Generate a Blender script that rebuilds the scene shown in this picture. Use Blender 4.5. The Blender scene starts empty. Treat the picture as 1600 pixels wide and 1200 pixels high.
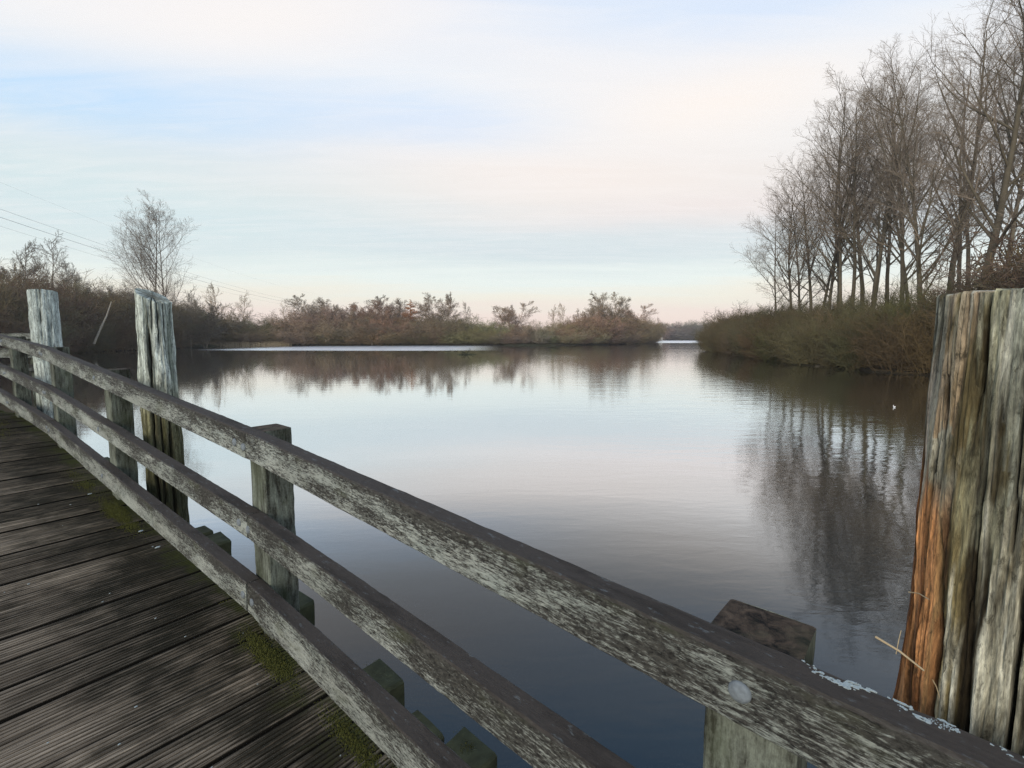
import bpy, math, random
import numpy as np
from mathutils import Matrix, Vector, noise as mnoise

random.seed(7)
RNG = np.random.default_rng(11)
scene = bpy.context.scene
COL = scene.collection

# ------------------------------------------------------------------ camera, sky, sun, exposure
EYE = 2.4                      # metres above the water
PITCH = math.atan(72 / 750)
cam_data = bpy.data.cameras.new('camera')
cam_data.sensor_width = 36.0
cam_data.lens = 36.0 * 750 / 1600
cam_data.clip_start = 0.05
cam_data.clip_end = 12000
cam = bpy.data.objects.new('camera', cam_data)
COL.objects.link(cam)
cam.location = (0, 0, EYE)
cam.rotation_euler = (math.pi / 2 - PITCH, 0, 0)
scene.camera = cam

SUN_EL, SUN_AZ = 24.0, 205.0     # degrees; behind the camera, veiled by thin cloud
world = bpy.data.worlds.new('World')
scene.world = world
world.use_nodes = True


class NT:
    """small helper for writing node trees"""
    def __init__(self, tree):
        self.t = tree
        tree.nodes.clear()

    def n(self, kind, **kw):
        nd = self.t.nodes.new(kind)
        for k, v in kw.items():
            if k.startswith('in_'):
                nd.inputs[k[3:]].default_value = v
            else:
                setattr(nd, k, v)
        return nd

    def link(self, a, b):
        self.t.links.new(a, b)

    def val(self, x, sock):
        if hasattr(x, 'is_output') or isinstance(x, bpy.types.NodeSocket):
            self.t.links.new(x, sock)
        else:
            sock.default_value = x

    def math(self, op, a, b=0.0, c=0.0, clamp=False):
        nd = self.t.nodes.new('ShaderNodeMath')
        nd.operation = op
        nd.use_clamp = clamp
        self.val(a, nd.inputs[0]); self.val(b, nd.inputs[1]); self.val(c, nd.inputs[2])
        return nd.outputs[0]

    def vmath(self, op, a, b=(0, 0, 0)):
        nd = self.t.nodes.new('ShaderNodeVectorMath')
        nd.operation = op
        self.val(a, nd.inputs[0]); self.val(b, nd.inputs[1])
        return nd.outputs[0]

    def mix(self, f, a, b, mode='MIX'):
        nd = self.t.nodes.new('ShaderNodeMix')
        nd.data_type = 'RGBA'
        nd.blend_type = mode
        nd.clamp_factor = True
        self.val(f, nd.inputs[0])
        for s, x in ((nd.inputs[6], a), (nd.inputs[7], b)):
            if isinstance(x, tuple) and len(x) == 3:
                x = x + (1,)
            self.val(x, s)
        return nd.outputs[2]

    def noise(self, vec, scale, detail=4, rough=0.55, dist=0.0, out=0):
        nd = self.t.nodes.new('ShaderNodeTexNoise')
        self.val(vec, nd.inputs['Vector'])
        nd.inputs['Scale'].default_value = scale
        nd.inputs['Detail'].default_value = detail
        nd.inputs['Roughness'].default_value = rough
        nd.inputs['Distortion'].default_value = dist
        return nd.outputs[out]

    def ramp(self, f, stops, interp='LINEAR'):
        nd = self.t.nodes.new('ShaderNodeValToRGB')
        self.val(f, nd.inputs[0])
        cr = nd.color_ramp
        cr.interpolation = interp
        while len(cr.elements) < len(stops):
            cr.elements.new(0.5)
        for e, (p, c) in zip(cr.elements, stops):
            e.position = p
            if not isinstance(c, tuple):
                c = (c, c, c)
            e.color = c + (1,)
        return nd.outputs[0]

    def rng(self, x, a, b, c=0.0, d=1.0, smooth=False):
        nd = self.t.nodes.new('ShaderNodeMapRange')
        nd.clamp = True
        if smooth:
            nd.interpolation_type = 'SMOOTHSTEP'
        self.val(x, nd.inputs[0])
        for i, v in enumerate((a, b, c, d)):
            nd.inputs[i + 1].default_value = v
        return nd.outputs[0]

    def scale(self, vec, s):
        nd = self.t.nodes.new('ShaderNodeMapping')
        self.val(vec, nd.inputs['Vector'])
        nd.inputs['Scale'].default_value = s
        return nd.outputs[0]


def srgb(r, g, b):
    f = lambda c: (c / 255 / 12.92) if c <= 10 else ((c / 255 + 0.055) / 1.055) ** 2.4
    return (f(r), f(g), f(b))


def build_sky():
    w = NT(world.node_tree)
    tc = w.n('ShaderNodeTexCoord')
    d = w.vmath('NORMALIZE', tc.outputs['Generated'])
    sep = w.n('ShaderNodeSeparateXYZ')
    w.link(d, sep.inputs[0])
    x, y, z = sep.outputs
    el = w.math('MULTIPLY', w.math('ARCSINE', z), 180 / math.pi)
    az = w.math('MULTIPLY', w.math('ARCTAN2', x, y), 180 / math.pi)
    # thin cloud sheet seen in perspective: coordinates on a plane overhead
    zc = w.math('ADD', w.math('MAXIMUM', z, 0.0), 0.06)
    cv = w.n('ShaderNodeCombineXYZ')
    w.link(w.math('DIVIDE', x, zc), cv.inputs[0])
    w.link(w.math('DIVIDE', y, zc), cv.inputs[1])
    rot = w.n('ShaderNodeMapping')
    w.link(cv.outputs[0], rot.inputs[0])
    rot.inputs['Rotation'].default_value = (0, 0, math.radians(12))
    rot.inputs['Scale'].default_value = (0.32, 1.05, 1)
    n_big = w.noise(rot.outputs[0], 0.9, 5, 0.5, 0.4)
    rot2 = w.n('ShaderNodeMapping')
    w.link(cv.outputs[0], rot2.inputs[0])
    rot2.inputs['Rotation'].default_value = (0, 0, math.radians(8))
    rot2.inputs['Location'].default_value = (3.1, 1.7, 0)
    rot2.inputs['Scale'].default_value = (0.5, 2.6, 1)
    n_fine = w.noise(rot2.outputs[0], 1.4, 6, 0.55, 0.6)
    dn = w.math('SUBTRACT', n_big, 0.5)
    dn2 = w.math('SUBTRACT', n_fine, 0.5)
    fade = w.rng(el, 1.0, 12.0, 0.1, 1.0)
    wob = w.math('MULTIPLY', w.math('ADD', w.math('MULTIPLY', dn, 9.0), w.math('MULTIPLY', dn2, 3.0)), fade)
    e2 = w.math('ADD', el, wob)
    k = lambda deg: max(0.0, deg) / 90
    base = w.ramp(w.math('DIVIDE', e2, 90.0), [
        (k(0.0), srgb(240, 218, 209)), (k(2.6), srgb(247, 228, 217)), (k(4.6), srgb(243, 238, 222)),
        (k(6.6), srgb(234, 242, 236)), (k(9.0), srgb(221, 231, 230)), (k(11.5), srgb(216, 225, 228)),
        (k(16.0), srgb(229, 229, 226)), (k(21.0), srgb(234, 236, 236)), (k(27), srgb(231, 237, 243)),
        (k(33), srgb(218, 229, 244)), (k(40), srgb(164, 200, 238)), (k(50), srgb(104, 156, 214)),
        (k(90), srgb(70, 104, 158))])

    def patch(col, a0, e0, sa, se, amt, tilt=0.0, wobble=0.6):
        nonlocal base
        da = w.math('DIVIDE', w.math('SUBTRACT', az, a0), sa)
        ee = w.math('ADD', el, w.math('MULTIPLY', wob, wobble))
        ee = w.math('SUBTRACT', ee, w.math('MULTIPLY', w.math('SUBTRACT', az, a0), tilt))
        de = w.math('DIVIDE', w.math('SUBTRACT', ee, e0), se)
        q = w.math('ADD', w.math('MULTIPLY', da, da), w.math('MULTIPLY', de, de))
        g = w.math('MULTIPLY', w.math('EXPONENT', w.math('MULTIPLY', q, -1.0)), amt)
        base = w.mix(g, base, col)

    patch(srgb(184, 219, 250), -40, 20.0, 26, 3.6, 0.95, 0.10, 0.35)
    patch(srgb(205, 224, 249), -8, 23.0, 16, 2.6, 0.6, 0.0, 0.4)
    patch(srgb(246, 240, 236), -26, 29.5, 24, 4.2, 0.9, 0.22, 0.5)
    patch(srgb(243, 238, 235), 8, 27.5, 20, 3.5, 0.6, -0.1, 0.6)
    patch(srgb(249, 240, 232), 22, 23.5, 16, 4.0, 0.95, 0.0, 0.6)
    patch(srgb(247, 234, 225), 8, 17.5, 28, 3.6, 0.7, -0.05, 0.5)
    patch(srgb(246, 226, 217), 21, 13.2, 19, 2.2, 0.5, 0.0, 0.5)
    patch(srgb(208, 224, 246), 30, 30.5, 20, 3.4, 0.6, 0.0, 0.4)
    patch(srgb(208, 220, 223), 6, 10.0, 26, 2.0, 0.7, 0.0, 0.5)
    patch(srgb(208, 228, 230), -38, 12.5, 22, 4.5, 0.7, 0.0, 0.5)
    n_wisp = w.noise(rot2.outputs[0], 3.5, 7, 0.62, 0.8)
    wisp = w.math('MULTIPLY', w.rng(n_wisp, 0.42, 0.70, 0, 0.28), w.rng(el, 3.0, 10.0, 0.2, 1.0))
    base = w.mix(wisp, base, srgb(247, 243, 240))
    bg = w.n('ShaderNodeBackground')
    w.link(base, bg.inputs[0])
    bg.inputs[1].default_value = 1.16
    sky = w.n('ShaderNodeTexSky', sky_type='NISHITA', sun_disc=False,
              sun_elevation=math.radians(SUN_EL), sun_rotation=math.radians(SUN_AZ))
    bg2 = w.n('ShaderNodeBackground')
    w.link(sky.outputs[0], bg2.inputs[0])
    bg2.inputs[1].default_value = 0.10
    mx = w.n('ShaderNodeMixShader')
    mx.inputs[0].default_value = 0.92       # veil of cloud over the clear sky
    w.link(bg2.outputs[0], mx.inputs[1])
    w.link(bg.outputs[0], mx.inputs[2])
    out = w.n('ShaderNodeOutputWorld')
    w.link(mx.outputs[0], out.inputs[0])


build_sky()
sun_data = bpy.data.lights.new('sun', 'SUN')
sun_data.energy = 2.2
sun_data.angle = math.radians(25)
sun_data.color = (1.0, 0.90, 0.76)
sun = bpy.data.objects.new('sun', sun_data)
COL.objects.link(sun)
sa, se = math.radians(SUN_AZ), math.radians(SUN_EL)
sun_dir = Vector((math.sin(sa) * math.cos(se), math.cos(sa) * math.cos(se), math.sin(se)))
sun.rotation_euler = sun_dir.to_track_quat('Z', 'Y').to_euler()

scene.view_settings.view_transform = 'Standard'
scene.view_settings.look = 'None'
scene.view_settings.exposure = 0.0
scene.view_settings.gamma = 1.0
scene.view_settings.use_curve_mapping = False
scene.cycles.max_bounces = 5
scene.cycles.diffuse_bounces = 2
scene.cycles.glossy_bounces = 3
scene.cycles.use_denoising = True
scene.cycles.denoising_prefilter = 'FAST'


# ------------------------------------------------------------------ helpers
def px(x, y_depth):
    """world X of photograph column x at depth Y"""
    return (x - 800) / 750 * y_depth


def tag(o, label=None, cat=None, group=None, kind=None):
    if label: o['label'] = label
    if cat: o['category'] = cat
    if group: o['group'] = group
    if kind: o['kind'] = kind
    return o


def empty(name, loc=(0, 0, 0), rz=0.0):
    o = bpy.data.objects.new(name, None)
    o.empty_display_size = 0.2
    o.location = loc
    o.rotation_euler = (0, 0, rz)
    COL.objects.link(o)
    return o


def mesh_from(name, verts, faces, smooth=False):
    me = bpy.data.meshes.new(name)
    me.from_pydata([tuple(v) for v in verts], [], faces)
    if smooth:
        me.polygons.foreach_set('use_smooth', [True] * len(me.polygons))
    me.update()
    return me


def mesh_np(name, V, F, smooth=False):
    """V (n,3), F (m,k) all faces with k corners"""
    me = bpy.data.meshes.new(name)
    V = np.asarray(V, np.float32); F = np.asarray(F, np.int32)
    m, k = F.shape
    me.vertices.add(len(V)); me.vertices.foreach_set('co', V.ravel())
    me.loops.add(m * k); me.loops.foreach_set('vertex_index', F.ravel())
    me.polygons.add(m)
    me.polygons.foreach_set('loop_start', np.arange(0, m * k, k, dtype=np.int32))
    me.polygons.foreach_set('use_smooth', np.full(m, smooth))
    me.update(calc_edges=True)
    return me


def link(name, me, mat=None, parent=None, M=None):
    o = bpy.data.objects.new(name, me)
    if mat and not me.materials:
        me.materials.append(mat)
    COL.objects.link(o)
    if M is not None:
        if parent is not None:
            M = Matrix.Translation(-Vector(parent.location)) @ M
        o.matrix_basis = M
    elif parent is not None:
        o.location = (0, 0, 0)
    if parent is not None:
        o.parent = parent
    return o


# ------------------------------------------------------------------ materials
def mat_new(name):
    m = bpy.data.materials.new(name)
    m.use_nodes = True
    return m, NT(m.node_tree)


def finish(t, color, rough=0.85, bump=None, bstr=0.5, bdist=0.01, spec=0.3):
    p = t.n('ShaderNodeBsdfPrincipled')
    t.val(color if not isinstance(color, tuple) else color + (1,) if len(color) == 3 else color, p.inputs['Base Color'])
    t.val(rough, p.inputs['Roughness'])
    p.inputs['Specular IOR Level'].default_value = spec
    if bump is not None:
        b = t.n('ShaderNodeBump')
        b.inputs['Strength'].default_value = bstr
        b.inputs['Distance'].default_value = bdist
        t.val(bump, b.inputs['Height'])
        t.link(b.outputs[0], p.inputs['Normal'])
    o = t.n('ShaderNodeOutputMaterial')
    t.link(p.outputs[0], o.inputs[0])
    return p


def local_coords(t):
    """object coordinates shifted by a random amount for each object"""
    tc = t.n('ShaderNodeTexCoord')
    oi = t.n('ShaderNodeObjectInfo')
    sh = t.vmath('SCALE', (1, 1, 1))
    sh.node.inputs['Scale'].default_value = 1
    t.link(t.math('MULTIPLY', oi.outputs['Random'], 37.0), sh.node.inputs['Scale'])
    return tc.outputs['Object'], t.vmath('ADD', tc.outputs['Object'], sh), oi


def rail_material():
    """weathered rail: pale lichen and grain on the faces, dark brown algae on top"""
    m, t = mat_new('weathered_rail_wood')
    obj, co, oi = local_coords(t)
    grain = t.noise(t.scale(co, (26, 190, 190)), 1.0, 6, 0.70, 0.6)
    grain2 = t.noise(t.scale(co, (90, 420, 420)), 1.0, 4, 0.7)
    blot = t.noise(t.scale(co, (3.2, 13, 13)), 1.0, 5, 0.65, 0.4)
    blot2 = t.noise(t.scale(co, (60, 140, 140)), 1.0, 6, 0.75, 0.3)
    g = t.n('ShaderNodeNewGeometry')
    ns = t.n('ShaderNodeSeparateXYZ'); t.link(g.outputs['Normal'], ns.inputs[0])
    up = t.rng(ns.outputs[2], 0.45, 0.85, 0, 1, True)
    os_ = t.n('ShaderNodeSeparateXYZ'); t.link(obj, os_.inputs[0])
    # height on the face: the upper edge is darker with algae
    hi = t.rng(os_.outputs[2], 0.0, 0.06, 0, 0.16)
    f = t.math('ADD', t.math('MULTIPLY', grain, 1.25), t.math('MULTIPLY', blot, 0.85))
    f = t.math('ADD', f, t.math('MULTIPLY', blot2, 0.75))
    f = t.math('ADD', f, t.math('MULTIPLY', grain2, 0.5))
    f = t.math('SUBTRACT', f, hi)
    big = t.noise(t.scale(co, (1.4, 2.5, 4)), 1.0, 4, 0.6, 0.5)
    f = t.math('SUBTRACT', f, t.rng(big, 0.38, 0.66, -0.13, 0.13))
    mask = t.rng(f, 1.56, 1.82, 0, 1)
    dark = t.mix(t.rng(blot2, .34, .66, 0, 1), (0.005, 0.005, 0.0045), (0.085, 0.083, 0.072))
    palec = t.mix(t.noise(t.scale(co, (5, 12, 12)), 1.0, 3), (0.20, 0.235, 0.21), (0.42, 0.435, 0.385))
    side = t.mix(mask, dark, palec)
    tone = t.noise(t.scale(co, (1.1, 3, 3)), 1.0, 3, 0.5)
    side = t.mix(t.rng(tone, 0.4, 0.65, 0, 0.35), side, t.mix(mask, (0.014, 0.013, 0.010), (0.14, 0.145, 0.12)))
    moss = t.rng(t.noise(t.scale(co, (4, 9, 9)), 1.0, 4, 0.6), 0.56, 0.68, 0, 0.45)
    side = t.mix(moss, side, (0.055, 0.062, 0.030))
    topc = t.mix(t.math('ADD', t.math('MULTIPLY', grain, .6), t.math('MULTIPLY', blot2, .4)), (0.004, 0.0035, 0.003), (0.105, 0.088, 0.074))
    topc = t.mix(t.rng(blot, .50, .68, 0, .6), topc, (0.012, 0.010, 0.008))
    lich = t.rng(t.noise(t.scale(co, (24, 60, 60)), 1.0, 5, 0.7), 0.60, 0.66, 0, 0.45)
    topc = t.mix(lich, topc, (0.16, 0.18, 0.18))
    col = t.mix(up, side, topc)
    h = t.math('ADD', t.math('MULTIPLY', grain, 0.7), t.math('MULTIPLY', mask, 0.35))
    h = t.math('ADD', h, t.math('MULTIPLY', grain2, 0.3))
    finish(t, col, 0.88, h, 0.75, 0.004, 0.25)
    return m


def post_material():
    m, t = mat_new('weathered_post_wood')
    obj, co, oi = local_coords(t)
    grain = t.noise(t.scale(co, (9, 80, 80)), 1.0, 6, 0.62, 0.3)
    blot = t.noise(t.scale(co, (3, 9, 9)), 1.0, 4, 0.6, 0.5)
    fine = t.noise(t.scale(co, (90, 160, 160)), 1.0, 4, 0.7)
    f = t.math('ADD', t.math('MULTIPLY', grain, 0.6), t.math('ADD', t.math('MULTIPLY', blot, 0.7), t.math('MULTIPLY', fine, 0.35)))
    mask = t.rng(f, 0.70, 1.0, 0, 1)
    col = t.mix(mask, (0.026, 0.026, 0.020), (0.20, 0.225, 0.185))
    g = t.n('ShaderNodeNewGeometry')
    ns = t.n('ShaderNodeSeparateXYZ'); t.link(g.outputs['Normal'], ns.inputs[0])
    up = t.rng(ns.outputs[2], 0.5, 0.8, 0, 1, True)
    tb = t.noise(t.scale(co, (30, 30, 30)), 1.0, 6, 0.7, 0.5)
    topc = t.mix(t.rng(tb, .35, .65, 0, 1), (0.008, 0.007, 0.006), (0.105, 0.075, 0.052))
    col = t.mix(up, col, topc)
    alg = t.rng(t.noise(t.scale(co, (3, 5, 5)), 1.0, 4, 0.6), 0.5, 0.66, 0, 0.5)
    col = t.mix(alg, col, (0.05, 0.062, 0.032))
    h = t.math('ADD', grain, t.math('MULTIPLY', fine, 0.5))
    finish(t, col, 0.9, h, 0.6, 0.004, 0.2)
    return m


def plank_material():
    """deck boards: silvered wood on the walked part, black algae and moss towards the rail"""
    m, t = mat_new('grooved_deck_wood')
    obj, co, oi = local_coords(t)
    tc = t.n('ShaderNodeTexCoord')
    g = t.n('ShaderNodeNewGeometry')
    grain = t.noise(t.scale(co, (5, 110, 40)), 1.0, 6, 0.6, 0.2)
    streak = t.noise(t.scale(co, (2.2, 75, 45)), 1.0, 7, 0.68, 0.3)
    fine = t.noise(t.scale(co, (60, 200, 200)), 1.0, 3, 0.7)
    world_b = t.noise(t.scale(g.outputs['Position'], (1.5, 1.5, 1.5)), 1.0, 4, 0.6, 0.3)
    wb2 = t.noise(t.scale(g.outputs['Position'], (5, 5, 5)), 1.0, 4, 0.65, 0.3)
    os_ = t.n('ShaderNodeSeparateXYZ'); t.link(obj, os_.inputs[0])
    tone = t.rng(oi.outputs['Random'], 0, 1, 0.62, 1.3)
    base = t.mix(t.rng(streak, .32, .68, 0, 1), (0.060, 0.046, 0.032), (0.42, 0.345, 0.255))
    base = t.mix(t.math('MULTIPLY', t.rng(wb2, .45, .65, 0, 1), 0.3), base, (0.10, 0.075, 0.055))
    mul = t.vmath('SCALE', base); t.link(tone, mul.node.inputs['Scale'])
    base = mul
    # local x runs across the bridge; the rail stands at its far end
    edge = t.rng(os_.outputs[0], 1.1, 2.45, 0.0, 0.52)
    dirt = t.math('ADD', t.math('MULTIPLY', world_b, 0.50), t.math('MULTIPLY', wb2, 0.45))
    dirt = t.math('ADD', dirt, edge)
    dirt = t.math('ADD', dirt, t.math('MULTIPLY', t.math('SUBTRACT', grain, 0.5), 0.9))
    dm = t.rng(dirt, 0.64, 0.98, 0, 0.93)
    col = t.mix(dm, base, (0.016, 0.016, 0.011))
    mossf = t.math('ADD', t.rng(os_.outputs[0], 2.2, 2.62, 0, 0.5), t.math('ADD', t.math('MULTIPLY', wb2, 0.7), t.math('MULTIPLY', fine, 0.25)))
    mm = t.rng(mossf, 0.82, 1.0, 0, 0.75)
    col = t.mix(mm, col, (0.045, 0.052, 0.012))
    ap = t.n('ShaderNodeAttribute', attribute_name='groove')
    col = t.mix(t.math('MULTIPLY', ap.outputs['Fac'], 0.88), col, (0.012, 0.011, 0.009))
    h = t.math('ADD', grain, t.math('MULTIPLY', fine, 0.4))
    finish(t, col, 0.92, h, 0.5, 0.003, 0.08)
    return m


def pile_material():
    """old round timber: colour painted per vertex by the pile builder, grain added here"""
    m, t = mat_new('split_pile_wood')
    obj, co, oi = local_coords(t)
    at = t.n('ShaderNodeAttribute', attribute_name='Col')
    grain = t.noise(t.scale(co, (130, 130, 13)), 1.0, 8, 0.76, 0.9)
    fine = t.noise(t.scale(co, (420, 420, 60)), 1.0, 5, 0.75)
    spots = t.noise(t.scale(co, (60, 60, 22)), 1.0, 6, 0.75, 0.5)
    strand = t.noise(t.scale(co, (34, 34, 5.5)), 1.0, 7, 0.76, 1.0)
    k = t.math('ADD', t.rng(grain, 0.34, 0.66, 0.35, 1.45), t.math('MULTIPLY', t.math('SUBTRACT', fine, 0.5), 1.3))
    k = t.math('MULTIPLY', k, t.rng(strand, 0.36, 0.60, 0.65, 1.75))
    c = t.vmath('SCALE', at.outputs['Color']); t.link(k, c.node.inputs['Scale'])
    c = t.mix(t.rng(spots, 0.56, 0.64, 0, 0.75), c, (0.03, 0.027, 0.016))
    h = t.math('ADD', grain, t.math('MULTIPLY', fine, 0.5))
    finish(t, c, 0.9, h, 0.7, 0.004, 0.2)
    return m


def simple(name, color, rough=0.8, nscale=30.0, var=0.5, metallic=0.0, spec=0.3, bstr=0.3, bdist=0.003):
    m, t = mat_new(name)
    obj, co, oi = local_coords(t)
    n = t.noise(co, nscale, 5, 0.6)
    c = t.mix(n, tuple(v * (1 - var) for v in color), tuple(min(1, v * (1 + var)) for v in color))
    p = finish(t, c, rough, n, bstr, bdist, spec)
    p.inputs['Metallic'].default_value = metallic
    return m


def bark_material():
    m, t = mat_new('bark_and_twigs')
    obj, co, oi = local_coords(t)
    n = t.noise(co, 0.6, 3, 0.6)
    v = t.rng(n, 0.3, 0.7, 0.7, 1.3)
    c = t.vmath('SCALE', oi.outputs['Color']); t.link(v, c.node.inputs['Scale'])
    finish(t, c, 0.95, None, spec=0.1)
    return m


def ground_material():
    m, t = mat_new('bank_earth_and_dead_grass')
    g = t.n('ShaderNodeNewGeometry')
    n = t.noise(g.outputs['Position'], 0.6, 6, 0.6)
    n2 = t.noise(g.outputs['Position'], 0.05, 4, 0.6)
    c = t.mix(n, (0.018, 0.015, 0.010), (0.060, 0.050, 0.030))
    c = t.mix(t.rng(n2, 0.45, 0.6, 0, 0.5), c, (0.06, 0.065, 0.03))
    finish(t, c, 0.95, n, 0.8, 0.2, 0.1)
    return m


def water_material():
    m, t = mat_new('lake_water')
    g = t.n('ShaderNodeNewGeometry')
    P = g.outputs['Position']
    s = t.n('ShaderNodeSeparateXYZ'); t.link(P, s.inputs[0])
    x, y, _ = s.outputs
    # ripples run a little across the view
    mp = t.n('ShaderNodeMapping'); t.link(P, mp.inputs[0])
    mp.inputs['Rotation'].default_value = (0, 0, math.radians(-14))
    mp.inputs['Scale'].default_value = (0.55, 1.5, 1)
    r1 = t.noise(mp.outputs[0], 1.1, 2, 0.5, 0.3)
    r2 = t.noise(mp.outputs[0], 4.2, 3, 0.55, 0.5)
    r3 = t.noise(mp.outputs[0], 16.0, 2, 0.5, 0.2)
    amp = t.rng(t.noise(P, 0.045, 3, 0.5), 0.35, 0.65, 0.35, 1.0)
    # livelier water below the right bank
    right = t.rng(x, -1.0, 6.0, 0.6, 1.9, True)
    amp = t.math('MULTIPLY', amp, right)
    h = t.math('ADD', t.math('MULTIPLY', r1, 0.0060), t.math('MULTIPLY', r2, 0.0024))
    h = t.math('ADD', h, t.math('MULTIPLY', r3, 0.00045))
    h = t.math('MULTIPLY', h, amp)
    # wind-ruffled lane far out in front of the opposite bank
    wv = t.noise(t.scale(P, (0.012, 0.05, 1)), 1.0, 3, 0.5)
    yy = t.math('ADD', y, t.math('MULTIPLY', t.math('SUBTRACT', wv, 0.5), 26.0))
    lane = t.math('MULTIPLY', t.rng(yy, 84, 98, 0, 1, True), t.rng(yy, 150, 172, 1, 0, True))
    lane = t.math('MULTIPLY', lane, t.math('MULTIPLY', t.rng(x, -74, -52, 0, 1, True), t.rng(x, -16, 2, 1, 0, True)))
    far = t.rng(y, 215, 245, 0, 1, True)
    lane = t.math('MAXIMUM', lane, far)
    b = t.n('ShaderNodeBump')
    b.inputs['Strength'].default_value = 1.0
    b.inputs['Distance'].default_value = 1.0
    t.link(h, b.inputs['Height'])
    gl = t.n('ShaderNodeBsdfGlossy')
    gl.inputs['Color'].default_value = (0.96, 0.98, 1.0, 1)
    t.link(t.rng(lane, 0, 1, 0.035, 0.30), gl.inputs['Roughness'])
    t.link(b.outputs[0], gl.inputs['Normal'])
    body = t.n('ShaderNodeBsdfDiffuse')
    body.inputs['Color'].default_value = (0.014, 0.020, 0.021, 1)
    fr = t.n('ShaderNodeFresnel')
    fr.inputs['IOR'].default_value = 1.333
    t.link(b.outputs[0], fr.inputs['Normal'])
    fcol = t.ramp(fr.outputs[0], [(0.0, 0.0), (0.02, 0.045), (0.05, 0.085), (0.075, 0.14), (0.11, 0.32), (0.163, 0.66), (0.24, 0.84), (0.5, 0.93), (1.0, 1.0)])
    mx = t.n('ShaderNodeMixShader')
    t.link(fcol, mx.inputs[0])
    t.link(body.outputs[0], mx.inputs[1])
    t.link(gl.outputs[0], mx.inputs[2])
    o = t.n('ShaderNodeOutputMaterial')
    t.link(mx.outputs[0], o.inputs[0])
    return m


M_RAIL, M_POST, M_PLANK, M_PILE = rail_material(), post_material(), plank_material(), pile_material()
M_BARK, M_GROUND, M_WATER = bark_material(), ground_material(), water_material()
M_BEAM = simple('dark_mossy_beam_wood', (0.042, 0.047, 0.024), 0.9, 16, 0.92, bstr=0.7, bdist=0.01)
M_MOSS = simple('moss', (0.068, 0.072, 0.016), 0.95, 70, 0.85)
M_LICHEN = simple('pale_lichen', (0.36, 0.42, 0.42), 0.95, 220, 0.5)
M_BOLT = simple('galvanised_bolt', (0.17, 0.195, 0.21), 0.8, 90, 0.6, metallic=0.2)
M_STRAW = simple('dry_straw', (0.42, 0.33, 0.20), 0.9, 20, 0.3)
M_WIRE = simple('power_wire', (0.12, 0.13, 0.14), 0.6, 5, 0.1)
M_WHITE = simple('white_feathers', (0.75, 0.75, 0.72), 0.8, 20, 0.1)
M_ORANGE = simple('bird_bill', (0.5, 0.2, 0.05), 0.6, 20, 0.1)

# ------------------------------------------------------------------ lake and ground
LAKE = [(70, -120), (60, -40), (44, 0), (31, 20), (27.5, 31), (26.5, 41), (29.5, 56), (33, 72), (38, 92), (60, 135),
        (125, 260), (205, 470), (128, 470), (92, 330), (67, 236), (46, 190), (22, 162), (0, 151), (-39, 148),
        (-75, 141), (-86, 126), (-70, 96), (-72, 81), (-64, 60), (-58, 30), (-52, 0), (-58, -50), (-60, -120)]
LK = np.array(LAKE, float)


def lake_sd(X, Y):
    """signed distance to the shore, negative over the water"""
    P = np.stack([X.ravel(), Y.ravel()], 1)
    A = LK; B = np.roll(LK, -1, 0)
    best = np.full(len(P), 1e9)
    inside = np.zeros(len(P), bool)
    for a, b in zip(A, B):
        d = b - a
        tt = np.clip(((P - a) @ d) / (d @ d), 0, 1)
        q = a + tt[:, None] * d
        best = np.minimum(best, np.hypot(*(P - q).T))
        c = ((a[1] > P[:, 1]) != (b[1] > P[:, 1]))
        with np.errstate(divide='ignore', invalid='ignore'):
            xi = (b[0] - a[0]) * (P[:, 1] - a[1]) / (b[1] - a[1] + 1e-12) + a[0]
        inside ^= c & (P[:, 0] < xi)
    return np.where(inside, -best, best).reshape(X.shape)


def ground_z(X, Y):
    sd = lake_sd(X, Y)
    sd = sd + 1.2 * np.sin(X * 0.31 + Y * 0.17) + 0.8 * np.sin(X * 0.83 - Y * 0.61)
    z = np.where(sd < 0, np.maximum(sd * 0.35, -1.6), 0.75 * (1 - np.exp(-np.maximum(sd, 0) / 3.0)))
    return z + np.where(sd > 3, 0.25 * np.sin(X * 0.09) * np.cos(Y * 0.07), 0) - 0.02


def build_ground():
    nr, na = 190, 540
    r = np.concatenate([[0], np.geomspace(3, 600, nr - 1)])
    a = np.linspace(0, 2 * np.pi, na, endpoint=False)
    R, A = np.meshgrid(r, a, indexing='ij')
    X, Y = R * np.sin(A), R * np.cos(A)
    Z = ground_z(X, Y)
    V = np.stack([X, Y, Z], -1).reshape(-1, 3)
    i = np.arange(nr - 1)[:, None] * na
    j = np.arange(na)[None, :]
    j2 = (j + 1) % na
    F = np.stack([i + j, i + na + j, i + na + j2, i + j2], -1).reshape(-1, 4)
    F = F[na:]      # drop the degenerate hub ring (under the bridge, deep below the water)
    g = link('ground', mesh_np('ground', V, F, True), M_GROUND)
    tag(g, 'low earthy banks round the lake with dead grass', kind='structure')
    x0, x1, y0, y1 = -140, 260, -140, 520
    w = link('lake_water', mesh_from('lake_water', [(x0, y0, 0), (x1, y0, 0), (x1, y1, 0), (x0, y1, 0)], [(0, 1, 2, 3)]), M_WATER)
    tag(w, 'still grey lake water mirroring the evening sky and trees', kind='structure')


build_ground()


# ------------------------------------------------------------------ bare trees and shrubs
def unit(v):
    return v / (np.linalg.norm(v, axis=-1, keepdims=True) + 1e-9)


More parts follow.
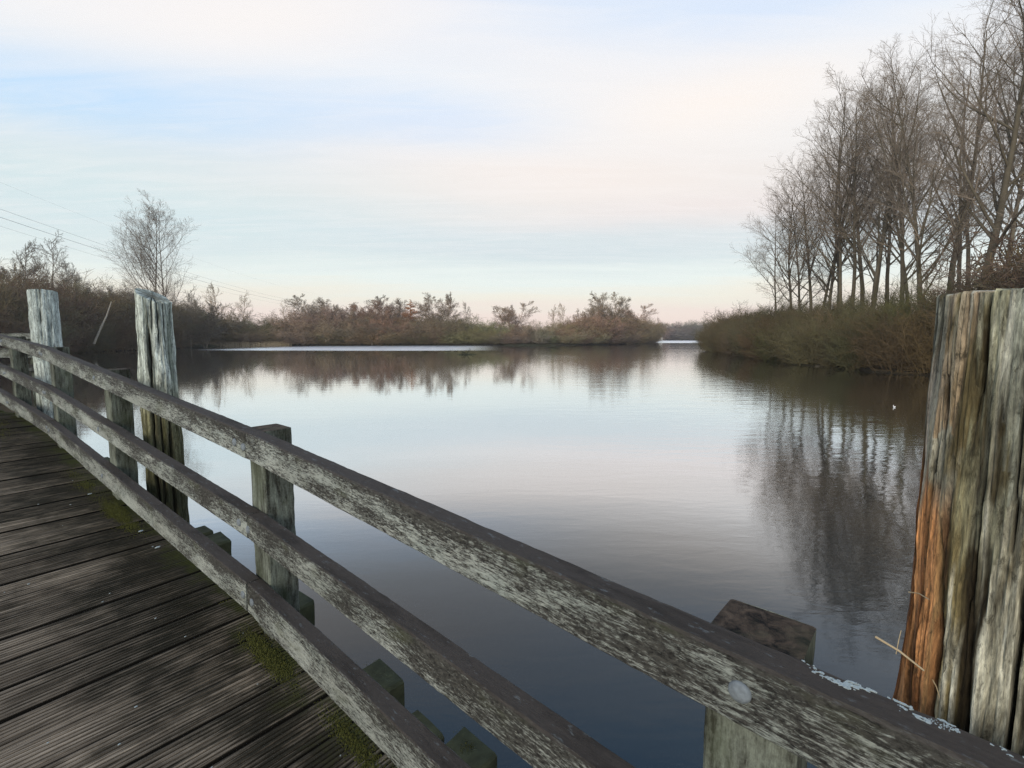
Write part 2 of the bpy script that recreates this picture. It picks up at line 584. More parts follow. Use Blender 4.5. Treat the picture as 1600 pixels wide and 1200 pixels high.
def grow(base, d, L, K, up, wig, rng):
    """polylines (N,K,3) from base points along directions, bending up and wandering"""
    N = len(base)
    P = np.zeros((N, K, 3)); P[:, 0] = base
    d = unit(d)
    step = (L / (K - 1))[:, None]
    for k in range(1, K):
        P[:, k] = P[:, k - 1] + d * step
        d = unit(d + np.array([0, 0, 1.0]) * up + rng.normal(0, wig, (N, 3)))
    return P


def along(P, t):
    """points and tangents at parameter t (N,M) on polylines P (N,K,3)"""
    N, K, _ = P.shape
    f = t * (K - 1)
    i = np.clip(f.astype(int), 0, K - 2)
    u = (f - i)[..., None]
    n = np.arange(N)[:, None]
    a, b = P[n, i], P[n, i + 1]
    return a * (1 - u) + b * u, unit(b - a)


def spawn(P, L, R, M, t0, t1, ang, lr, rr, up, wig, K, rng, shape=None, rmin=0.004):
    N = len(P)
    t = t0 + (t1 - t0) * (np.arange(M)[None, :] + rng.random((N, M))) / M
    pos, tan = along(P, t)
    rv = rng.normal(0, 1, (N, M, 3))
    perp = unit(rv - (rv * tan).sum(-1, keepdims=True) * tan)
    an = np.radians(ang[0] + (ang[1] - ang[0]) * rng.random((N, M)))[..., None]
    d = tan * np.cos(an) + perp * np.sin(an)
    s = shape(t) if shape else (1.15 - 0.6 * t)
    Lc = (L[:, None] * lr * s * (0.7 + 0.6 * rng.random((N, M)))).ravel()
    Rt = R[:, None] * (1 - 0.75 * t)
    Rc = np.maximum(np.minimum(Rt * rr, 0.02 * Lc.reshape(N, M) + 0.004), rmin).ravel()
    C = grow(pos.reshape(-1, 3), d.reshape(-1, 3), Lc, K, up, wig, rng)
    return C, Lc, Rc


def tubes(P, R, sides, tip=0.35):
    """verts, quads of tapered tubes round polylines"""
    N, K, _ = P.shape
    ax = unit(P[:, -1] - P[:, 0])
    ref = np.where(np.abs(ax[:, 2:3]) > 0.8, np.array([[1.0, 0, 0]]), np.array([[0, 0, 1.0]]))
    u = unit(np.cross(ax, ref)); v = np.cross(ax, u)
    th = np.arange(sides) * 2 * np.pi / sides
    ring = u[:, None] * np.cos(th)[None, :, None] + v[:, None] * np.sin(th)[None, :, None]
    prof = np.linspace(1, tip, K)
    rad = R[:, None] * prof[None, :]
    V = P[:, :, None, :] + ring[:, None] * rad[:, :, None, None]
    V = V.reshape(-1, 3)
    n = np.arange(N)[:, None, None] * K * sides
    k = np.arange(K - 1)[None, :, None] * sides
    s = np.arange(sides)[None, None, :]
    s2 = (s + 1) % sides
    F = np.stack([n + k + s, n + k + s2, n + k + sides + s2, n + k + sides + s], -1).reshape(-1, 4)
    return V, F


def join(parts):
    Vs, Fs, o = [], [], 0
    for V, F in parts:
        Vs.append(V); Fs.append(F + o); o += len(V)
    return np.concatenate(Vs), np.concatenate(Fs)


def make_tree(seed, H=20.0, stems=1, spread=0.36, t0=0.3, limbs=22, ang=(32, 55), up=0.10, rad=0.26,
              m2=9, m3=7, m4=4, lean=(0, 0), gap=0.25, wig=0.07, fork=0.0, twig=0.0065, shape=None):
    """returns (trunk mesh, crown mesh) of a leafless tree"""
    rng = np.random.default_rng(seed)
    base = np.zeros((stems, 3))
    base[:, :2] = rng.normal(0, 0.25 if stems > 1 and gap == 0.25 else 0, (stems, 2))
    if gap != 0.25: base[:, 0] = np.linspace(-gap, gap, stems)
    base[:, 2] = -0.4
    d = np.tile(np.array([lean[0], lean[1], 1.0]), (stems, 1))
    if stems > 1:
        a = np.arange(stems) * 2 * np.pi / stems + rng.random() * 6
        d[:, 0] += np.cos(a) * fork; d[:, 1] += np.sin(a) * fork
    L = np.full(stems, H) * (1 - 0.15 * rng.random(stems))
    R = np.full(stems, rad) * (1 - 0.3 * rng.random(stems))
    T = grow(base, d, L, 11, 0.03, wig * 0.55, rng)
    shp = shape or (lambda t: np.clip(1.25 - t, 0.12, 1.0) ** 0.8 * np.clip((t - t0) * 5 + 0.55, 0.3, 1))
    B1, L1, R1 = spawn(T, L, R, limbs, t0, 0.98, ang, spread, 0.5, up, wig, 7, rng, shp, 0.03)
    B2, L2, R2 = spawn(B1, L1, R1, m2, 0.15, 1.0, (25, 50), 0.48, 0.5, up * 0.7, wig * 1.1, 5, rng, None, 0.016)
    B3, L3, R3 = spawn(B2, L2, R2, m3, 0.12, 1.0, (25, 50), 0.50, 0.6, up * 0.5, wig * 1.1, 4, rng, None, twig)
    B4, L4, R4 = spawn(B3, L3, R3, m4, 0.15, 1.0, (25, 55), 0.60, 0.8, up * 0.4, wig * 1.2, 3, rng, None, twig * 0.75)
    trunk = join([tubes(T, R, 10, 0.12), tubes(B1, R1, 6, 0.25)])
    crown = join([tubes(B2, R2, 4, 0.35), tubes(B3, R3, 3, 0.5), tubes(B4, R4, 3, 0.6)])
    return mesh_np('trunk', *trunk, True), mesh_np('crown', *crown, False)


def make_shrub(seed, H=5.0, W=2.6, stems=46, m2=12, m3=7, up=0.05, twig=0.009, droop=-0.02, base_r=0.5):
    rng = np.random.default_rng(seed)
    a = rng.random(stems) * 2 * np.pi
    q = np.sqrt(rng.random(stems))
    base = np.stack([np.cos(a) * q * base_r * W, np.sin(a) * q * base_r * W, np.full(stems, -0.3)], 1)
    d = np.stack([np.cos(a) * q * W / H * 1.1, np.sin(a) * q * W / H * 1.1, np.ones(stems)], 1)
    L = H * (0.65 + 0.45 * rng.random(stems)) * (1.12 - 0.22 * q)
    R = np.full(stems, 0.028)
    T = grow(base, d, L, 6, -droop, 0.11, rng)
    B2, L2, R2 = spawn(T, L, R, m2, 0.05, 1.0, (25, 75), 0.38, 0.6, up, 0.15, 4, rng, None, 0.011)
    B3, L3, R3 = spawn(B2, L2, R2, m3, 0.1, 1.0, (25, 75), 0.5, 0.8, up, 0.15, 3, rng, None, twig)
    stemsm = tubes(T, R, 4, 0.4)
    crown = join([tubes(B2, R2, 3, 0.5), tubes(B3, R3, 3, 0.6)])
    return mesh_np('stem', *stemsm, False), mesh_np('crown', *crown, False)


def gz(x, y):
    return float(ground_z(np.array([[x]], float), np.array([[y]], float))[0, 0])


def plant(name, meshes, x, y, scale, color, label, cat, group=None, rz=None, parts=('trunk', 'crown'), sz=None, tilt=None, tcol=None, wide=1.0):
    root = bpy.data.objects.new(name, None)
    COL.objects.link(root)
    root.location = (x, y, max(gz(x, y), -0.1))
    root.rotation_euler = (tilt[0] if tilt else 0, tilt[1] if tilt else 0, random.random() * 6.28 if rz is None else rz)
    root.scale = (scale * wide, scale * wide, scale * (sz or 1))
    for pn, me in zip(parts, meshes):
        o = bpy.data.objects.new(pn, me)
        if not me.materials:
            me.materials.append(M_BARK)
        COL.objects.link(o)
        o.parent = root
        c = tcol if (tcol and pn == parts[0]) else color
        o.color = (c[0], c[1], c[2], 1)
    tag(root, label, cat, group)
    return root


GREY_BARK = (0.125, 0.105, 0.078)
POP = [make_tree(100 + i, 24, 1, 0.40, (0.33, 0.28, 0.36, 0.30)[i], 21, (28, 52), 0.09, 0.25, 8, 6, 4) for i in range(4)]
FORKED = [make_tree(130 + i, 24, 2, 0.36, 0.28, 12, (28, 52), 0.10, 0.24, 8, 6, 5, fork=0.12) for i in range(2)]
BIG = [make_tree(151, 28, 1, 0.40, 0.22, 24, (26, 48), 0.13, 0.33, 10, 7, 5),
       make_tree(152, 28, 1, 0.42, 0.30, 22, (35, 60), 0.08, 0.40, 10, 7, 5)]
LEANER = make_tree(161, 20, 1, 0.42, 0.35, 18, (35, 62), 0.03, 0.17, 9, 6, 5, lean=(-0.10, 0.0))
ROUND = [make_tree(170 + i, 13, 4, 0.40, 0.12, 13, (28, 55), 0.05, 0.16, 9, 8, 6, fork=0.34, twig=0.013) for i in range(3)]
SLIM = [make_tree(180 + i, 13, 1, 0.27, 0.18, 24, (30, 55), 0.10, 0.12, 7, 5, 3, twig=0.010) for i in range(2)]
SHRUB = [make_shrub(200 + i, 5.0, 2.9 + 0.3 * i, 60, 13, 8, twig=0.007) for i in range(4)]
DENSE = [make_shrub(220 + i, 6.5, 4.2, 60, 13, 7, twig=0.022, base_r=0.6) for i in range(3)]

# --- tall grove on the right bank: photo column, depth, photo row of the top, mesh, label
grove = [
    (1212, 66, 330, LEANER, 'leftmost tree of the grove, thin and leaning out over the shrubs'),
    (1232, 63, 300, POP[0], None), (1246, 61, 282, POP[1], None), (1262, 58, 246, POP[2], None),
    (1277, 57, 240, POP[3], None), (1290, 55, 215, POP[1], None), (1304, 54, 200, POP[0], None),
    (1320, 50, 165, FORKED[0], None), (1340, 50, 150, POP[2], None), (1362, 46, 122, FORKED[1], None),
    (1382, 52, 130, POP[3], None), (1403, 44, 105, POP[1], None),
    (1434, 40, 45, BIG[0], 'tall straight tree with the thickest trunk in the grove left of the big timber pile'),
    (1520, 36, -10, BIG[1], 'large spreading tree rising directly above the big timber pile'),
    (1476, 52, 70, POP[0], None), (1625, 36, -20, BIG[0], 'tree at the edge of the view with branches reaching over the big pile'),
    (1560, 56, 60, POP[2], None),
    (1415, 64, 160, POP[3], None), (1500, 66, 120, FORKED[0], None),
]
for i, (cx, Y, ty, ms, lab) in enumerate(grove):
    H = (528 - ty) / 750 * Y + EYE - 0.7
    nat = {id(BIG[0]): 30.0, id(BIG[1]): 28.5, id(LEANER): 19.5}.get(id(ms), 23.5)
    ordn = ('second', 'third', 'fourth', 'fifth', 'sixth', 'seventh', 'eighth', 'ninth', 'tenth', 'eleventh', 'twelfth')
    if lab is None and 1 <= i <= 11:
        lab = 'bare poplar, %s trunk counting from the left end of the grove' % ordn[i - 1]
    kind = 'bare leafless poplar at the back of the grove, behind the front row of trunks'
    plant('bare_tree', ms, px(cx, Y), Y, H / nat, (0.225, 0.185, 0.142), lab or kind, 'tree',
          'tall bare trees of the right bank grove', rz=(0.4 if lab and 'leftmost' in lab else None), tcol=(0.115, 0.100, 0.072))

# --- shrubs of the right bank
OLIVE = (0.104, 0.086, 0.046)
right_line = [(27.5, 31), (26.5, 41), (29.5, 56), (33, 72), (38, 92)]


def polyline_points(pts, n):
    pts = np.array(pts, float)
    seg = np.hypot(*np.diff(pts, axis=0).T)
    c = np.concatenate([[0], np.cumsum(seg)])
    t = np.linspace(0, c[-1], n)
    return np.stack([np.interp(t, c, pts[:, 0]), np.interp(t, c, pts[:, 1])], 1)


rnd = random.Random(5)


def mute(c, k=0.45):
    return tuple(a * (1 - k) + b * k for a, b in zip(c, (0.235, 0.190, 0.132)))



def tint(c, v=0.2, h=0.12):
    k = 1 + rnd.uniform(-v, v)
    return tuple(max(0.01, q * k * (1 + rnd.uniform(-h, h))) for q in c)


for row, (off, n, sc) in enumerate(((0.3, 26, 0.80), (3.2, 20, 1.0), (6.5, 14, 1.08), (10, 10, 1.1))):
    for q in polyline_points(right_line, n):
        x, y = q[0] + off + rnd.uniform(-.6, .6), q[1] + rnd.uniform(-1, 1) + off * 0.3
        s = sc * (rnd.uniform(0.66, 1.18) if row == 0 else rnd.uniform(0.70, 1.28))
        edge = row == 0
        plant('willow_shrub', SHRUB[rnd.randrange(4)], x, y, s, tint(OLIVE),
              'low olive brown shrub overhanging the dark water of the right bank' if edge else
              'dense olive brown thicket shrub under the right bank trees', 'shrub',
              'shrubs at the water edge of the right bank' if edge else 'thicket shrubs below the grove', parts=('stem', 'crown'))
for x, y, s in ((31, 25, 1.0), (34, 27, 1.3), (37, 24, 1.3), (33, 21, 1.1), (38, 19, 1.4), (41, 23, 1.5), (36, 31, 1.4), (31, 29, 1.0),
                (42, 30, 1.8), (39, 27, 1.7), (45, 27, 1.9)):
    plant('willow_shrub', DENSE[rnd.randrange(3)], x, y, s * rnd.uniform(.85, 1.0), tint((0.12, 0.095, 0.062)),
          'tall tangled dark bush behind the top of the big timber pile', 'shrub', 'dark bushes behind the big pile', parts=('stem', 'crown'))
# far end of the right bank
for i in range(22):
    t = i / 21
    x, y = 41 + 82 * t + rnd.uniform(0, 14), 97 + 160 * t + rnd.uniform(-4, 4)
    plant('willow_shrub', DENSE[rnd.randrange(3)], x + 5, y, rnd.uniform(.9, 1.3), tint((0.13, 0.105, 0.065)),
          'brown bush receding beyond the point of the right bank', 'shrub', 'bushes beyond the right bank point', parts=('stem', 'crown'))
for i in range(9):
    t = (i + .5) / 9
    x, y = 56 + 90 * t + rnd.uniform(3, 18), 105 + 175 * t
    plant('bare_tree', ROUND[rnd.randrange(3)], x, y, rnd.uniform(.7, .95), tint((0.14, 0.10, 0.075)),
          'small bare round tree beyond the point of the right bank', 'tree', 'small trees beyond the right bank point')

# --- far wood closing the channel
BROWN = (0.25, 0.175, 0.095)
for i in range(24):
    t = i / 23
    x = 108 + 130 * t + rnd.uniform(-5, 5)
    y = 478 + rnd.uniform(0, 30)
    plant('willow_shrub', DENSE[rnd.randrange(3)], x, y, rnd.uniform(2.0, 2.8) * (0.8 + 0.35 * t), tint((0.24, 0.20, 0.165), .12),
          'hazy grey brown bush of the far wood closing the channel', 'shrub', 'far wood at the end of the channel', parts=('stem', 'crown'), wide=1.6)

# --- opposite bank, centre
opp = [(-92, 134), (-75, 145), (-39, 152), (0, 155), (22, 166), (46, 194), (66, 238)]
RED = (0.3, 0.15, 0.07)
GREYW = (0.27, 0.225, 0.145)
OLV = (0.24, 0.20, 0.085)


def opp_color(cx):
    if cx < 440: return OLV if 395 < cx else BROWN
    if cx < 560: return (0.28, 0.20, 0.12)
    if cx < 620: return (0.32, 0.18, 0.10)
    if cx < 700: return (0.27, 0.185, 0.10)
    if cx < 790: return OLV
    if cx < 880: return GREYW
    return (0.30, 0.21, 0.11)


for row, (off, n, sc) in enumerate(((1.0, 36, 0.62), (5, 28, 0.95), (10, 24, 1.35), (17, 16, 1.6))):
    for q in polyline_points(opp, n):
        x, y = q[0] + rnd.uniform(-2, 2), q[1] + off + rnd.uniform(-1.5, 1.5)
        cx = 800 + 750 * x / y
        # skyline of the photograph: photo row of the shrub tops by column
        top = np.interp(cx, [300, 400, 430, 470, 520, 590, 640, 680, 740, 790, 860, 900, 960, 1000, 1025, 1040],
                        [478, 500, 497, 490, 486, 482, 498, 490, 497, 508, 508, 498, 496, 500, 508, 522])
        H = (528 - top) / 750 * y + EYE - 0.6
        if row < 2: H *= (0.50, 0.75)[row]
        s = H / 7.0 * rnd.uniform(.80, 1.15)
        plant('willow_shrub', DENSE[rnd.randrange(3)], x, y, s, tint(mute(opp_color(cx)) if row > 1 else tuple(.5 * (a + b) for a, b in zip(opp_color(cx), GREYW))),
              'low grey brown bush at the water edge of the opposite bank' if row == 0 else
              'brown winter bush in the belt of scrub along the opposite bank', 'shrub',
              'bushes lining the opposite shore' if row == 0 else 'scrub belt behind the opposite shore', parts=('stem', 'crown'), wide=(1.9, 1.7, 1.4, 1.5)[row])

centre_trees = [
    (380, 150, 460, SLIM[0], BROWN, 'small thin bare tree right of the tall twin-stemmed tree'),
    (345, 140, 447, SLIM[1], BROWN, 'slender bare tree just right of the tall twin-stemmed tree'),
    (452, 165, 477, SLIM[0], BROWN, 'thin upright bare tree left of the first round-topped tree'),
    (492, 168, 464, ROUND[0], (0.17, 0.13, 0.09), 'round-topped bare tree, leftmost of the three on the opposite bank'),
    (540, 165, 476, ROUND[1], (0.18, 0.13, 0.10), 'low mauve-brown bare tree between two round-topped trees'),
    (582, 160, 470, ROUND[2], (0.23, 0.12, 0.08), 'reddish bare tree behind the pale birch trunk'),
    (612, 172, 466, ROUND[0], (0.16, 0.125, 0.10), 'pale round bare tree left of the orange conifer'),
    (688, 170, 460, ROUND[1], (0.19, 0.13, 0.085), 'widest round-topped bare tree right of the orange conifer'),
    (728, 172, 472, SLIM[1], (0.16, 0.13, 0.10), 'thin pale tree on the right flank of the widest round tree'),
    (800, 172, 474, ROUND[2], (0.21, 0.13, 0.085), 'spreading russet tree alone in the middle of the opposite bank'),
    (862, 180, 480, SLIM[0], BROWN, 'small bare tree left of the high lobed tree'),
    (880, 182, 476, SLIM[1], BROWN, 'slender bare tree close beside the small one left of the lobed tree'),
    (915, 196, 480, ROUND[0], (0.23, 0.15, 0.085), 'orange brown bare tree left of the high lobed tree'),
    (952, 200, 458, ROUND[1], (0.19, 0.145, 0.09), 'highest lobed bare tree on the opposite bank point'),
    (985, 215, 478, ROUND[2], (0.26, 0.13, 0.075), 'reddish tree right of the high lobed tree'),
    (1008, 235, 486, SLIM[0], (0.24, 0.13, 0.09), 'reddish slim tree near the tip of the point'),
    (1024, 250, 494, SLIM[1], (0.22, 0.13, 0.10), 'last small tree at the tip of the opposite point'),
]
for cx, Y, ty, ms, c, lab in centre_trees:
    H = (528 - ty) / 750 * Y + EYE - 0.6
    nat = 12.0 if ms in SLIM else 12.8
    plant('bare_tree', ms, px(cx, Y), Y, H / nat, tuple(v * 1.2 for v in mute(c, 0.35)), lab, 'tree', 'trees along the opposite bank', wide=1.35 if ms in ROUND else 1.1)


def build_conifer():
    rng = np.random.default_rng(9)
    H = 7.0
    T = grow(np.array([[0, 0, -.3]]), np.array([[0, 0, 1.0]]), np.array([H]), 8, 0.03, 0.005, rng)
    B, L, R = spawn(T, np.array([H]), np.array([.12]), 110, .12, 1.0, (70, 95), .42, .3, 0.02, .05, 4, rng, lambda t: np.clip(1.02 - t, .05, 1), .015)
    C, L2, R2 = spawn(B, L, R, 14, .1, 1.0, (30, 70), .35, .8, 0.0, .1, 3, rng, None, .03)
    return mesh_np('trunk', *tubes(T, np.array([.14]), 8, .1), True), mesh_np('crown', *join([tubes(B, R, 3), tubes(C, R2, 3)]), False)


CONIFER = build_conifer()
Yc = 166
plant('conifer', CONIFER, px(643, Yc), Yc, ((528 - 473) / 750 * Yc + EYE) / 6.6, (0.36, 0.155, 0.055),
      'small orange pointed conifer rising above the opposite bank scrub', 'tree', wide=1.35)

# pale birch trunk on the opposite bank
birch = make_tree(301, 8.0, 1, 0.25, 0.5, 12, (30, 55), 0.06, 0.16, 5, 4, 3, twig=0.02)
plant('birch_tree', birch, px(582, 149.5), 149.5, 1.0, (0.20, 0.12, 0.09), 'birch with a pale trunk standing before the opposite bank scrub', 'tree', tcol=(0.42, 0.38, 0.32))

# --- left bank
left_line = [(-64, 52), (-66, 62), (-73, 81), (-72, 97), (-88, 126)]
LB = (0.150, 0.122, 0.076)
DENSE2 = [make_shrub(240 + i, 6.5, 4.2, 80, 14, 8, twig=0.011, base_r=0.6) for i in range(3)]
for row, (off, n, sc) in enumerate(((1.0, 20, 0.85), (5, 16, 1.25), (10, 14, 1.55), (16, 10, 1.75))):
    for q in polyline_points(left_line, n):
        x, y = q[0] - off * 0.75 + rnd.uniform(-1, 1), q[1] + off * 0.65 + rnd.uniform(-1, 1)
        s = sc * rnd.uniform(0.82, 1.1)
        plant('willow_shrub', DENSE2[rnd.randrange(3)], x, y, s, tint(LB),
              'dark low bush at the water edge of the left bank' if row == 0 else
              'dark brown bush in the thicket of the left bank behind the railing', 'shrub',
              'bushes at the left water edge' if row == 0 else 'thicket of the left bank', parts=('stem', 'crown'), wide=1.25)
tall = make_tree(317, 29, 2, 0.40, 0.17, 22, (26, 42), 0.13, 0.26, 9, 6, 4, fork=0.0, gap=0.9, wig=0.045, twig=0.012)
Yt = 88
plant('bare_tree', tall, px(256, Yt), Yt, ((528 - 298) / 750 * Yt + EYE - .6) / 33.0, (0.20, 0.17, 0.135),
      'tall twin-stemmed bare tree behind the cracked pile on the left bank', 'tree', rz=0.0, wide=1.08)
left_trees = [
    (-8, 82, 385, ROUND[0], 'bare spreading tree cut by the left edge of the view'),
    (52, 86, 368, SLIM[1], 'slender bare tree above the leftmost timber pile'),
    (80, 84, 358, SLIM[0], 'narrow tree dotted with catkins right above the leftmost pile'),
    (112, 88, 398, SLIM[1], 'thin bare sapling just right of the catkin tree'),
    (133, 92, 412, SLIM[0], 'second thin sapling right of the catkin tree'),
    (165, 95, 432, ROUND[1], 'low bushy bare tree left of the tall twin-stemmed tree'),
    (190, 98, 440, ROUND[2], 'shaggy low tree at the foot of the tall twin-stemmed tree'),
    (300, 112, 440, SLIM[0], 'thin tree in the shadow side of the tall twin-stemmed tree'),
    (322, 120, 455, ROUND[1], 'low bare tree on the corner of the left bank'),
    (25, 92, 420, ROUND[2], 'low bare tree left of the leftmost timber pile'),
]
for cx, Y, ty, ms, lab in left_trees:
    H = (528 - ty) / 750 * Y + EYE - 0.6
    nat = 12.8 if ms in SLIM else 15.0
    plant('bare_tree', ms, px(cx, Y), Y, H / nat, (0.17, 0.145, 0.11), lab, 'tree', 'bare trees of the left bank')


def tube_obj(name, pts, r0, r1, mat, parent=None, sides=6):
    P = np.array([pts], float)
    V, F = tubes(P, np.array([r0]), sides, r1 / r0)
    V = V.reshape(1, len(pts), sides, 3)
    V = V.reshape(-1, 3)
    me = mesh_np(name, V, F, True)
    if not me.materials:
        me.materials.append(mat)
    o = bpy.data.objects.new(name, me)
    COL.objects.link(o)
    if parent is not None:
        o.parent = parent
    return o


M_PALE = simple('pale_dead_wood', (0.34, 0.31, 0.25), 0.9, 8, 0.3)
Yd = 74
dead = tube_obj('dead_branch', [(px(149, Yd), Yd, EYE - .9), (px(160, Yd), Yd, EYE + 1.2), (px(168, Yd), Yd + .5, EYE + 3.4), (px(173, Yd), Yd + 1, EYE + 5.6)], 0.17, 0.06, M_PALE)
tag(dead, 'pale dead stem leaning in front of the dark left bank bushes', 'branch')

# reeds along the opposite shore (nobody could count them)
def build_reeds():
    rng = np.random.default_rng(77)
    pts = []
    for (a, b, n) in (((-86, 134), (-66, 142), 900), ((-76, 84), (-70, 98), 350), ((44, 188), (66, 234), 500)):
        t = rng.random(n)
        pts.append(np.stack([a[0] + (b[0] - a[0]) * t + rng.normal(0, .8, n), a[1] + (b[1] - a[1]) * t + rng.normal(0, .7, n)], 1))
    p = np.concatenate(pts)
    base = np.column_stack([p, np.full(len(p), -0.1)])
    d = rng.normal(0, .12, (len(p), 3)); d[:, 2] = 1
    P = grow(base, d, 0.7 + 1.0 * rng.random(len(p)), 3, -0.05, 0.06, rng)
    V, F = tubes(P, np.full(len(p), 0.035), 3, .3)
    o = link('reeds', mesh_np('reeds', V, F), M_STRAW)
    tag(o, 'straw coloured reeds fringing the opposite shore', 'reeds', kind='stuff')


M_STRAW2 = M_STRAW
build_reeds()

# --- power lines over the left bank
def wire(y0, y1, label, zoff, r=0.022):
    """from the photo's left edge (row y0) towards a vanishing row beyond the scrub"""
    Ya, Yb = 85.0, 330.0
    za = EYE + (528 - y0) / 750 * Ya
    Xa, Xb = px(0, Ya), px(0, Ya) + (Yb - Ya) * -0.17
    n = 26
    pts = []
    for i in range(-6, n):
        t = i / (n - 1)
        yy = Ya + (Yb - Ya) * t
        sag = -4 * y1 * t * (1 - t)
        pts.append((Xa + (Xb - Xa) * t, yy, za + zoff * t + sag))
    w = tube_obj('power_line', pts, r, r, M_WIRE, sides=5)
    tag(w, label, 'wire', 'power lines over the left bank')


wire(338, 3.0, 'lowest and darkest power line crossing the sky at left', 0, 0.032)
wire(325, 3.0, 'power line just above the darkest one at left', 0)
wire(352, 3.0, 'faint power line below the darkest one at left', 0, 0.014)
wire(283, 3.0, 'highest faint power line crossing the sky at left', 2, 0.009)


# ------------------------------------------------------------------ the footbridge: path in sections
class Sec:
    def __init__(s, J, s0, n0, z0, r, sl):
        s.J = Vector(J); s.s0 = s0; s.n0 = n0; s.z0 = z0
        s.r = Vector((r[0], r[1], 0)).normalized()
        s.n = Vector((s.r.y, -s.r.x, 0)); s.sl = sl
        s.X = (s.r + Vector((0, 0, sl))).normalized()

    def P(s, a, n, h):
        return s.J + s.r * (a - s.s0) + s.n * (n - s.n0) + Vector((0, 0, s.z0 + s.sl * (a - s.s0) + h))


def next_sec(p, a, r, sl):
    q = p.P(a, 0.85, 0)
    return Sec((q.x, q.y, 0), a, 0.85, q.z, r, sl)


S1 = Sec((0, 0, 0), 0, 0, EYE, (-0.75705, 0.65336), 0.05395)
S2 = next_sec(S1, 2.374, (-0.797, 0.603), 0.079)
S3 = next_sec(S2, 6.86, (-0.812, 0.584), 0.055)
S4 = next_sec(S3, 8.95, (-0.90, 0.436), 0.02)
SECS = [(-9, 2.374, S1), (2.374, 6.86, S2), (6.86, 8.95, S3), (8.95, 13.5, S4)]


def sec_at(a):
    for lo, hi, s in SECS:
        if a < hi:
            return s
    return S4


def nz(p, f, amp, seed=0.0):
    return (mnoise.noise(Vector((p[0] * f + seed, p[1] * f + seed * 1.7, p[2] * f - seed))) * amp)


def timber_mesh(name, L, W, H, seg, seed, cham=0.006, jit=0.0025, groove=False):
    """board with its length on X (0..L), centred on Y and Z; slightly worn edges"""
    c = cham
    prof = [(-W/2 + c, -H/2), (W/2 - c, -H/2), (W/2, -H/2 + c), (W/2, 0), (W/2, H/2 - c), (W/2 - c, H/2), (0, H/2), (-W/2 + c, H/2), (-W/2, H/2 - c), (-W/2, 0), (-W/2, -H/2 + c)]
    n = len(prof)
    V, F = [], []
    for i in range(seg + 1):
        x = L * i / seg
        for (y, z) in prof:
            p = (x, y, z)
            e = abs(y) > W/2 - 2*c and abs(z) > H/2 - 2*c
            k = jit * (2.2 if e else 1.0)
            dy = nz(p, 3, k * .8, seed) + nz(p, 40, k * .55, seed + 3)
            dz = nz(p, 3, k * .8, seed + 9) + nz(p, 40, k * .55, seed + 5)
            V.append((x + (nz(p, 30, .004, seed) if i in (0, seg) else 0), y + dy, z + dz))
    for i in range(seg):
        for j in range(n):
            j2 = (j + 1) % n
            F.append((i*n + j, i*n + j2, (i+1)*n + j2, (i+1)*n + j))
    F.append(tuple(range(n - 1, -1, -1)))
    F.append(tuple(seg * n + j for j in range(n)))
    me = mesh_from(name, V, F)
    return me


def frame(o, X, Y):
    X = X.normalized(); Z = X.cross(Y).normalized(); Y = Z.cross(X).normalized()
    M = Matrix((X, Y, Z)).transposed().to_4x4()
    M.translation = o
    return M


def bolt_mesh(r):
    V, F = [], []
    rings, seg = 4, 16
    V.append((0, 0, r * 0.42))
    for i in range(1, rings + 1):
        a = i / rings * math.pi / 2
        for j in range(seg):
            t = 2 * math.pi * j / seg
            V.append((math.cos(t) * r * math.sin(a), math.sin(t) * r * math.sin(a), r * 0.42 * math.cos(a)))
    for j in range(seg):
        V.append((math.cos(2*math.pi*j/seg) * r * .97, math.sin(2*math.pi*j/seg) * r * .97, -0.004))
    for j in range(seg):
        F.append((0, 1 + j, 1 + (j + 1) % seg))
    for i in range(rings):
        for j in range(seg):
            a, b = 1 + i*seg + j, 1 + i*seg + (j+1) % seg
            F.append((a, a + seg, b + seg, b))
    return mesh_from('bolt', V, F, True)


BOLT = bolt_mesh(0.0195)
BOLT.materials.append(M_BOLT)


def add_bolt(parent, sec, a, n, h):
    M = frame(sec.P(a, n, h), sec.X, Vector((0, 0, 1)))
    M = M @ Matrix.Rotation(math.radians(0), 4, 'X')
    # local Z of frame = X x up ; want it to face the deck (-n)
    X = sec.X; Zd = -sec.n; Y = Zd.cross(X)
    R = Matrix((X, Y, Zd)).transposed().to_4x4(); R.translation = sec.P(a, n, h)
    o = bpy.data.objects.new('bolt', BOLT)
    COL.objects.link(o)
    o.parent = parent
    o.matrix_basis = (parent.matrix_basis.inverted()
                      @ Matrix.Translation(-Vector(parent.parent.location)) @ R)
    return o


railing = empty('railing', S1.P(0.2, 0.92, -1.62))
tag(railing, 'weathered three-rail wooden railing with bolted posts along the deck edge', 'railing')
